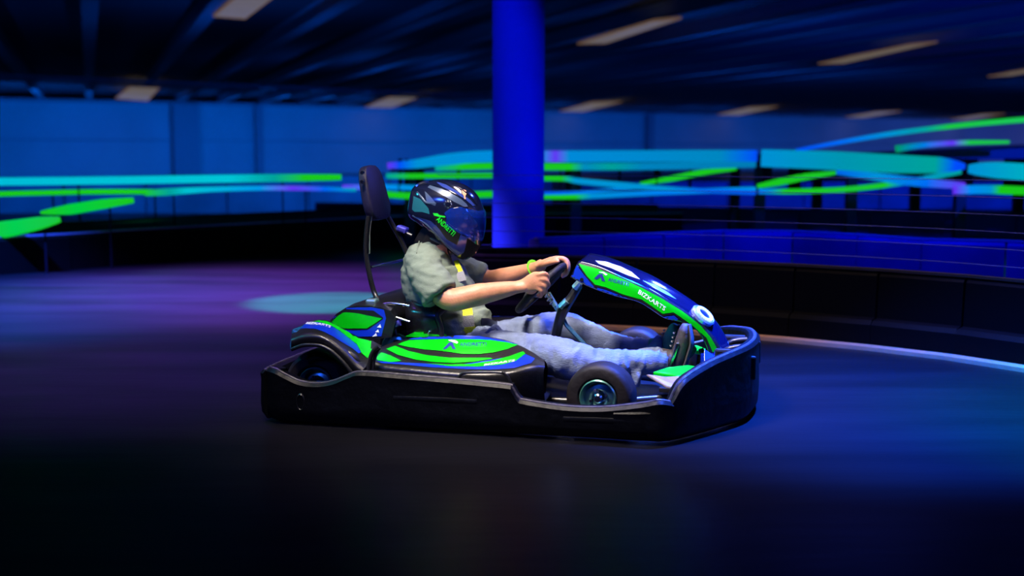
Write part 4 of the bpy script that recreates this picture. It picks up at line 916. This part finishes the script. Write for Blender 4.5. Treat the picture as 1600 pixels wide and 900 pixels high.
shirt = remesh(sh.build('shirt', SHIRT, man, fix=False), 0.008, 4, lambda c: f1(c) + f2(c) - 0.001)
MB().tube([J(680, 379, 0) + V((0.060 * math.cos(a) + 0.014, 0.066 * math.sin(a), 0.016 - 0.028 * math.cos(a))) for a in [2 * PI * i / 20 for i in range(20)]], 0.006, 8, 2, closed=True).build('collar', mat('collar_knit', (0.09, 0.10, 0.085), 0.85), shirt)
# sleeve hems
def hem(c, d, r, m, par_, t_=0.0035):
    d = d.normalized(); a = d.cross(V((0, 1, 0))).normalized(); b_ = d.cross(a)
    return MB().tube([c + a * (r * math.cos(q)) + b_ * (r * math.sin(q)) for q in [2 * PI * i / 24 for i in range(24)]], (t_, t_ * 1.6), 6, 1, closed=True).build('hem', m, par_)
# ---- jeans
je = MB()
je.ell(J(748, 533, 0), (0.115, 0.160, 0.085), Matrix.Rotation(0.2, 3, 'Y'))
je.tube([J(*p) for p in LN[:8]], [(.09, .088), (.092, .083), (.088, .078), (.086, .080), (.072, .068), (.054, .050), (.052, .049), (.050, .047)], 22, 6)
je.tube([J(*p) for p in LF[:8]], [(.09, .09), (.088, .076), (.082, .070), (.078, .070), (.070, .064), (.062, .056), (.058, .054), (.056, .052)], 22, 6)
je.tube([J(990, 575, -.20), J(994, 588, -.21), J(996, 602, -.21)], [(.02, .03), (.016, .022), (.012, .012)], 10, 4)
j1 = folds(0.0062, 8, 5.0, (2.6, 0.9, 0.8)); j2 = folds(0.0022, 20, 2.0, (2.2, 1, 0.7))
def jf(c):
    k_ = 1 + 0.9 * max(0, min(1, (c.x - 0.45) / 0.15)); return j1(c) * k_ + j2(c)
jeans = remesh(je.build('jeans', JEANS, man, fix=False), 0.008, 3, jf)
MB().tube([J(752, 503, -.165), J(763, 503, -.13), J(772, 507, -.06), J(776, 506, 0.03)], (0.003, 0.016), 8, 5).build('belt', LEATHER, man)
MB().tube([J(759, 521, -.16), J(768, 514, -.15), J(775, 510, -.13), J(784, 519, -.14), J(792, 524, -.14)], (0.006, 0.010), 8, 5).build('pocket_seam', JEANS, jeans)
# ---- shoes
def shoe(heel, ball, toe, m, nm='shoe'):
    b = MB(); ax_ = (toe - heel).normalized(); fr = V((1, 0, 0)); fr = (fr - ax_ * fr.dot(ax_)).normalized()
    b.tube([heel - ax_ * 0.012, heel + ax_ * 0.03, heel.lerp(ball, 0.6), ball, ball.lerp(toe, 0.6), toe], [(.028, .030), (.036, .038), (.036, .040), (.034, .044), (.026, .040), (.014, .024)], 16, 5)
    b.tube([heel + ax_ * 0.02 - fr * 0.01, heel + ax_ * 0.025 - fr * 0.05, heel - fr * 0.085 + ax_ * 0.02], [.036, .038, .036], 14, 4)
    o = remesh(b.build(nm, m, man, fix=False), 0.006, 3)
    so = MB().tube([heel + fr * 0.034 - ax_ * 0.01, heel.lerp(ball, 0.5) + fr * 0.037, ball + fr * 0.036, toe + fr * 0.014], [(.010, .034), (.010, .036), (.010, .046), (.008, .026)], 12, 5)
    so.build('sole', mat('shoe_sole', (0.06, 0.05, 0.055), 0.6), o)
    for i in range(4):
        c = heel.lerp(toe, 0.42 + 0.1 * i) - fr * 0.036
        MB().tube([c + V((0, -0.022, 0)), c - fr * 0.006, c + V((0, 0.022, 0))], 0.003, 6, 3).build('lace', mat('lace', (0.1, 0.12, 0.14), 0.7), o)
    return o
shoe(J(1056, 572, -.13), J(1068, 530, -.13), J(1072, 505, -.13), SHOEM)
shoe(J(1040, 556, .11), J(1050, 524, .11), J(1055, 506, .11), SHOEG)
# wristband on the far wrist
a_, b_2 = J(829, 421, .148), J(837, 418, .13)
dd = (b_2 - a_).normalized(); e1 = dd.cross(V((0, 0, 1))).normalized(); e2 = dd.cross(e1)
MB().tube([a_.lerp(b_2, .5) + e1 * (0.031 * math.cos(q)) + e2 * (0.031 * math.sin(q)) for q in [2 * PI * i / 24 for i in range(24)]], (0.003, 0.010), 8, 1, closed=True).build('wristband', mat('green_silicone', (0.15, 0.75, 0.02), 0.4), man)
# ---- helmet
hp = [(640, 337), (640, 325), (642, 313), (644, 301), (648, 290), (658, 285.5), (671, 282.5), (682, 281), (693, 280.5), (705, 281.5), (720, 285.5), (734, 294), (745, 306), (751, 319), (756, 332), (756.5, 346), (755, 360), (752, 375), (749, 388), (742, 397), (733, 404), (725, 408), (716, 402), (707, 394), (698, 386), (684, 371), (668, 357), (655, 347)]
HO = J(702, 338, 0); hx = [J(x, y, 0) for x, y in hp]
ang = [(math.atan2(p.z - HO.z, p.x - HO.x), (V((p.x, 0, p.z)) - V((HO.x, 0, HO.z))).length) for p in hx]
ang.sort()
def rad(a):
    a = (a + PI) % (2 * PI) - PI; n = len(ang)
    for i in range(n):
        a0, r0 = ang[i]; a1, r1 = ang[(i + 1) % n]
        if i == n - 1: a1 += 2 * PI
        x = a if a >= ang[0][0] else a + 2 * PI
        if a0 <= x <= a1:
            t = (x - a0) / max(1e-6, a1 - a0); return r0 + (r1 - r0) * t
    return ang[0][1]
def radS(a):
    return sum(rad(a + d) * w_ for d, w_ in ((-0.10, .15), (-0.05, .2), (0, .3), (0.05, .2), (0.10, .15)))
HW = 0.128
def hpoint(a, f, grow=0.0):
    """a: angle in the side plane; f in [-pi/2, pi/2]: across the helmet"""
    r = radS(a) + grow; c = abs(math.cos(f)) ** 0.62; s = math.copysign(abs(math.sin(f)) ** 0.95, f)
    # narrower towards the chin and the rear spoiler
    wd = HW + grow; dirx, dirz = math.cos(a), math.sin(a)
    x, z = r * c * dirx, r * c * dirz
    k_ = 1 - 0.18 * max(0, -z / 0.14) * (1 if x > -0.03 else 0.6) - 0.20 * max(0, (x - 0.02) / 0.16) ** 2
    return V((HO.x + x, wd * s * k_, HO.z + z))
def inpoly(x, y, P):
    r = False; n = len(P)
    for i in range(n):
        x1, y1 = P[i]; x2, y2 = P[(i + 1) % n]
        if (y1 > y) != (y2 > y) and x < (x2 - x1) * (y - y1) / (y2 - y1) + x1: r = not r
    return r
VO = [(699, 345), (701, 334), (708, 327), (722, 325.5), (740, 331), (768, 342), (768, 389), (744, 376), (719, 360), (706, 351)]
VOl = [((lambda p: (p.x, p.z))(J(x, y, -0.09))) for x, y in VO]
VV = [(697, 347), (699, 332), (707, 325), (722, 323.5), (740, 328), (775, 338), (775, 396), (743, 379), (717, 362.5), (703, 353)]
VVl = [((lambda p: (p.x, p.z))(J(x, y, -0.09))) for x, y in VV]
def shell(nm, m, keep, grow=0.0, par_=None, NA_=132, NF=60):
    v = []; f = []
    for i in range(NA_):
        for j in range(NF + 1):
            v.append(hpoint(2 * PI * i / NA_, -PI / 2 + PI * j / NF, grow))
    for i in range(NA_):
        for j in range(NF):
            q = (i * (NF + 1) + j, i * (NF + 1) + j + 1, ((i + 1) % NA_) * (NF + 1) + j + 1, ((i + 1) % NA_) * (NF + 1) + j)
            c = (v[q[0]] + v[q[1]] + v[q[2]] + v[q[3]]) / 4
            if keep(c): f.append(q)
    bm = bmesh.new(); vs_ = [bm.verts.new(p) for p in v]
    for q in f:
        try: bm.faces.new([vs_[k_] for k_ in q])
        except ValueError: pass
    bmesh.ops.remove_doubles(bm, verts=bm.verts, dist=0.0004)
    bmesh.ops.delete(bm, geom=[x for x in bm.verts if not x.link_faces], context='VERTS')
    bmesh.ops.recalc_face_normals(bm, faces=bm.faces)
    me = bpy.data.meshes.new(nm); bm.to_mesh(me); bm.free(); me.materials.append(m)
    for p in me.polygons: p.use_smooth = True
    o = bpy.data.objects.new(nm, me); COL.objects.link(o); o.parent = par_ or man
    return o
bp = [((lambda p: (p.x, p.z))(J(x, y, 0))) for x, y in [(600, 342), (640, 337), (655, 347), (668, 357), (684, 371), (698, 386), (707, 394), (716, 402), (700, 430), (600, 430)]]
inop = lambda c: inpoly(c.x, c.z, VOl) and c.x > HO.x - 0.02
helmet = shell('helmet', HELM, lambda c: not inop(c) and not (c.z < HO.z - 0.02 and abs(c.y) < 0.075 and inpoly(c.x, c.z - 0.012, bp)))
sol = helmet.modifiers.new('thickness', 'SOLIDIFY'); sol.thickness = 0.02; sol.offset = 1 if False else -1
HT = bvh(helmet)
visor = shell('visor', VISOR, lambda c: inpoly(c.x, c.z, VVl) and c.x > HO.x - 0.03, 0.0045, helmet)
CH = lambda pts: crop(pts, 620, 260, 5.625)
sticker('grey_graphic', CH([(245, 215), (300, 270), (345, 325), (340, 345), (280, 330), (262, 310)]), HT, HELM3, helmet, 0.0012, 4)
sticker('blue_graphic', CH([(290, 165), (400, 200), (520, 260), (600, 310), (625, 350), (590, 355), (500, 310), (380, 240), (270, 185)]), HT, HELM3, helmet, 0.0012, 4)
sticker('blue_graphic', CH([(340, 135), (430, 160), (540, 225), (640, 290), (690, 345), (670, 350), (600, 290), (500, 225), (400, 180)]), HT, HELM2, helmet, 0.0012, 4)
sticker('blue_graphic', CH([(130, 435), (200, 450), (300, 480), (420, 590), (530, 690), (560, 600), (620, 630), (590, 760), (540, 775), (440, 700), (300, 545), (200, 470)]), HT, HELM2, helmet, 0.0012, 4)
sticker('teal_graphic', CH([(150, 260), (210, 290), (280, 370), (290, 420), (220, 400), (160, 400), (135, 380)]), HT, mat('teal_band', (0.02, 0.16, 0.22), 0.15, 0.3, coat=1.0), helmet, 0.0014, 4)
sticker('black_label', CH([(318, 405), (420, 430), (470, 490), (560, 570), (530, 690), (440, 640), (340, 500)]), HT, BLACKS, helmet, 0.0016, 4)
sticker('chin_panel', CH([(618, 628), (690, 680), (738, 700), (715, 760), (660, 805), (590, 828), (560, 790), (596, 740)]), HT, mat('matt_black', (0.003, 0.003, 0.004), 0.7, spec=0.2), helmet, 0.0016, 4)
sticker('green_mark', CH([(318, 410), (360, 412), (375, 428), (430, 438), (425, 450), (365, 442), (330, 432)]), HT, GREENP, helmet, 0.003, 4)
lettering('lettering', 'ANDRETTI', CH([(345, 470)])[0], CH([(492, 612)])[0], (5.2, -6.0), HT, mat('bright_green_print', (0.01, 0.8, 0.03), 0.4, emit=None), helmet, 0.003, bend=0.0)
sticker('gold_emblem', CH([(568, 205), (605, 212), (612, 240), (600, 265), (607, 290), (590, 290), (588, 262), (574, 240)]), HT, mat('copper_print', (0.65, 0.32, 0.18), 0.3, 0.3), helmet, 0.0025, 4)
# visor pivot, brow vent, chin vent, top ridges, spoiler, chin strap and neck roll
pv = J(701, 320, -0.13)
def hs(x, y):
    r_ = lray(x, y); h_ = HT.ray_cast(LO, r_); return h_[0], h_[1]
h0, n0 = hs(700, 319)
b = MB()
for r, k_ in ((0.016, 8),):
    for i in range(k_):
        a = 2 * PI * i / k_; b.ell(h0 + V((r * math.cos(a), -0.001, r * math.sin(a))), (0.0028, 0.002, 0.0028), None, 8, 6)
b.build('pivot_studs', CHROME, helmet)
MB().lathe((0, 0, 0), [(0, -0.004), (0.010, -0.004), (0.012, 0), (0.012, 0.004)], 'Y', 20).build('visor_pivot', HELM, helmet).location = h0
def ridge(nm, pts, r, m=HELM):
    P = [];
    for x, y in pts:
        h_ = hs(x, y)[0]
        if h_ is not None: P.append(h_)
    return MB().tube(P, r, 8, 4).build(nm, m, helmet)
ridge('vent_ridge', CH([(215, 165), (300, 160), (420, 200), (540, 262), (615, 330)]), [.002, .004, .005, .004, .002])
ridge('vent_ridge', CH([(300, 132), (420, 140), (560, 200), (650, 270), (705, 345)]), [.002, .004, .004, .004, .002])
ridge('brow_vent', CH([(500, 372), (580, 360), (650, 365), (700, 385), (745, 420)]), [.003, .005, .006, .006, .005])
ridge('spoiler', CH([(168, 178), (200, 160), (240, 145), (285, 138)]), [.006, .009, .009, .005])
ridge('rear_vent', CH([(180, 225), (215, 270), (260, 320), (345, 325)]), [.003, .005, .005, .003], HELM3)
ridge('chin_edge', CH([(140, 432), (215, 475), (300, 545), (400, 650), (470, 725), (545, 785)]), [.003, .004, .005, .005, .005, .003], HELM3)
MB().tube([J(672, 368, 0), J(688, 378, 0), J(694, 384, 0)], [(.075, .085), (.062, .075), (.05, .06)], 20, 4).build('helmet_lining', PAD, helmet)
roll = []
MB().tube([J(662, 360, 0) + V((0.0, 0, 0)), J(678, 372, 0)], [(.055, .075), (.06, .075)], 18, 1).build('neck_roll', PAD, helmet)
MB().tube([J(699, 380, -.05), J(700, 392, -.055), J(704, 402, -.05)], (0.003, 0.009), 8).build('chin_strap', PAD, helmet)
# ---- harness straps over the shirt (parts of the kart)
SHB = bvh(shirt)
def on_shirt(px, py, off=0.006):
    h_ = SHB.ray_cast(LO, lray(px, py)); return (h_[0] + h_[1] * off) if h_[0] is not None else kv(px, py, -0.15)
strap('harness_strap', [on_shirt(725, 482), on_shirt(726, 488), on_shirt(727, 494)], YELLOW, 0.032, 0.004, kart)
strap('harness_strap', [on_shirt(727, 493), on_shirt(728, 501), on_shirt(729, 511)], GREYW, 0.033, 0.004, kart)
strap('harness_strap', [on_shirt(729, 510), on_shirt(731, 517), on_shirt(733, 525), on_shirt(735, 530)], YELLOW, 0.034, 0.004, kart)
strap('harness_strap', [on_shirt(704, 399), on_shirt(709, 412), on_shirt(715, 428), on_shirt(719, 441)], GREYW, 0.024, 0.004, kart)
strap('harness_strap', [on_shirt(709, 408, 0.010), on_shirt(713, 416, 0.010), on_shirt(717, 425, 0.010), on_shirt(718, 434, .010), on_shirt(721, 441, 0.010)], YELLOW, 0.010, 0.003, kart)

# seams of the shirt
for pts in ([(710, 441), (702, 449), (690, 460), (677, 469), (666, 475)], [(655, 377), (653, 386), (651, 396)]):
    MB().tube([on_shirt(x, y, 0.0005) for x, y in pts], 0.0028, 6, 4).build('seam', mat('shirt_seam', (0.10, 0.125, 0.105), 0.85), shirt)
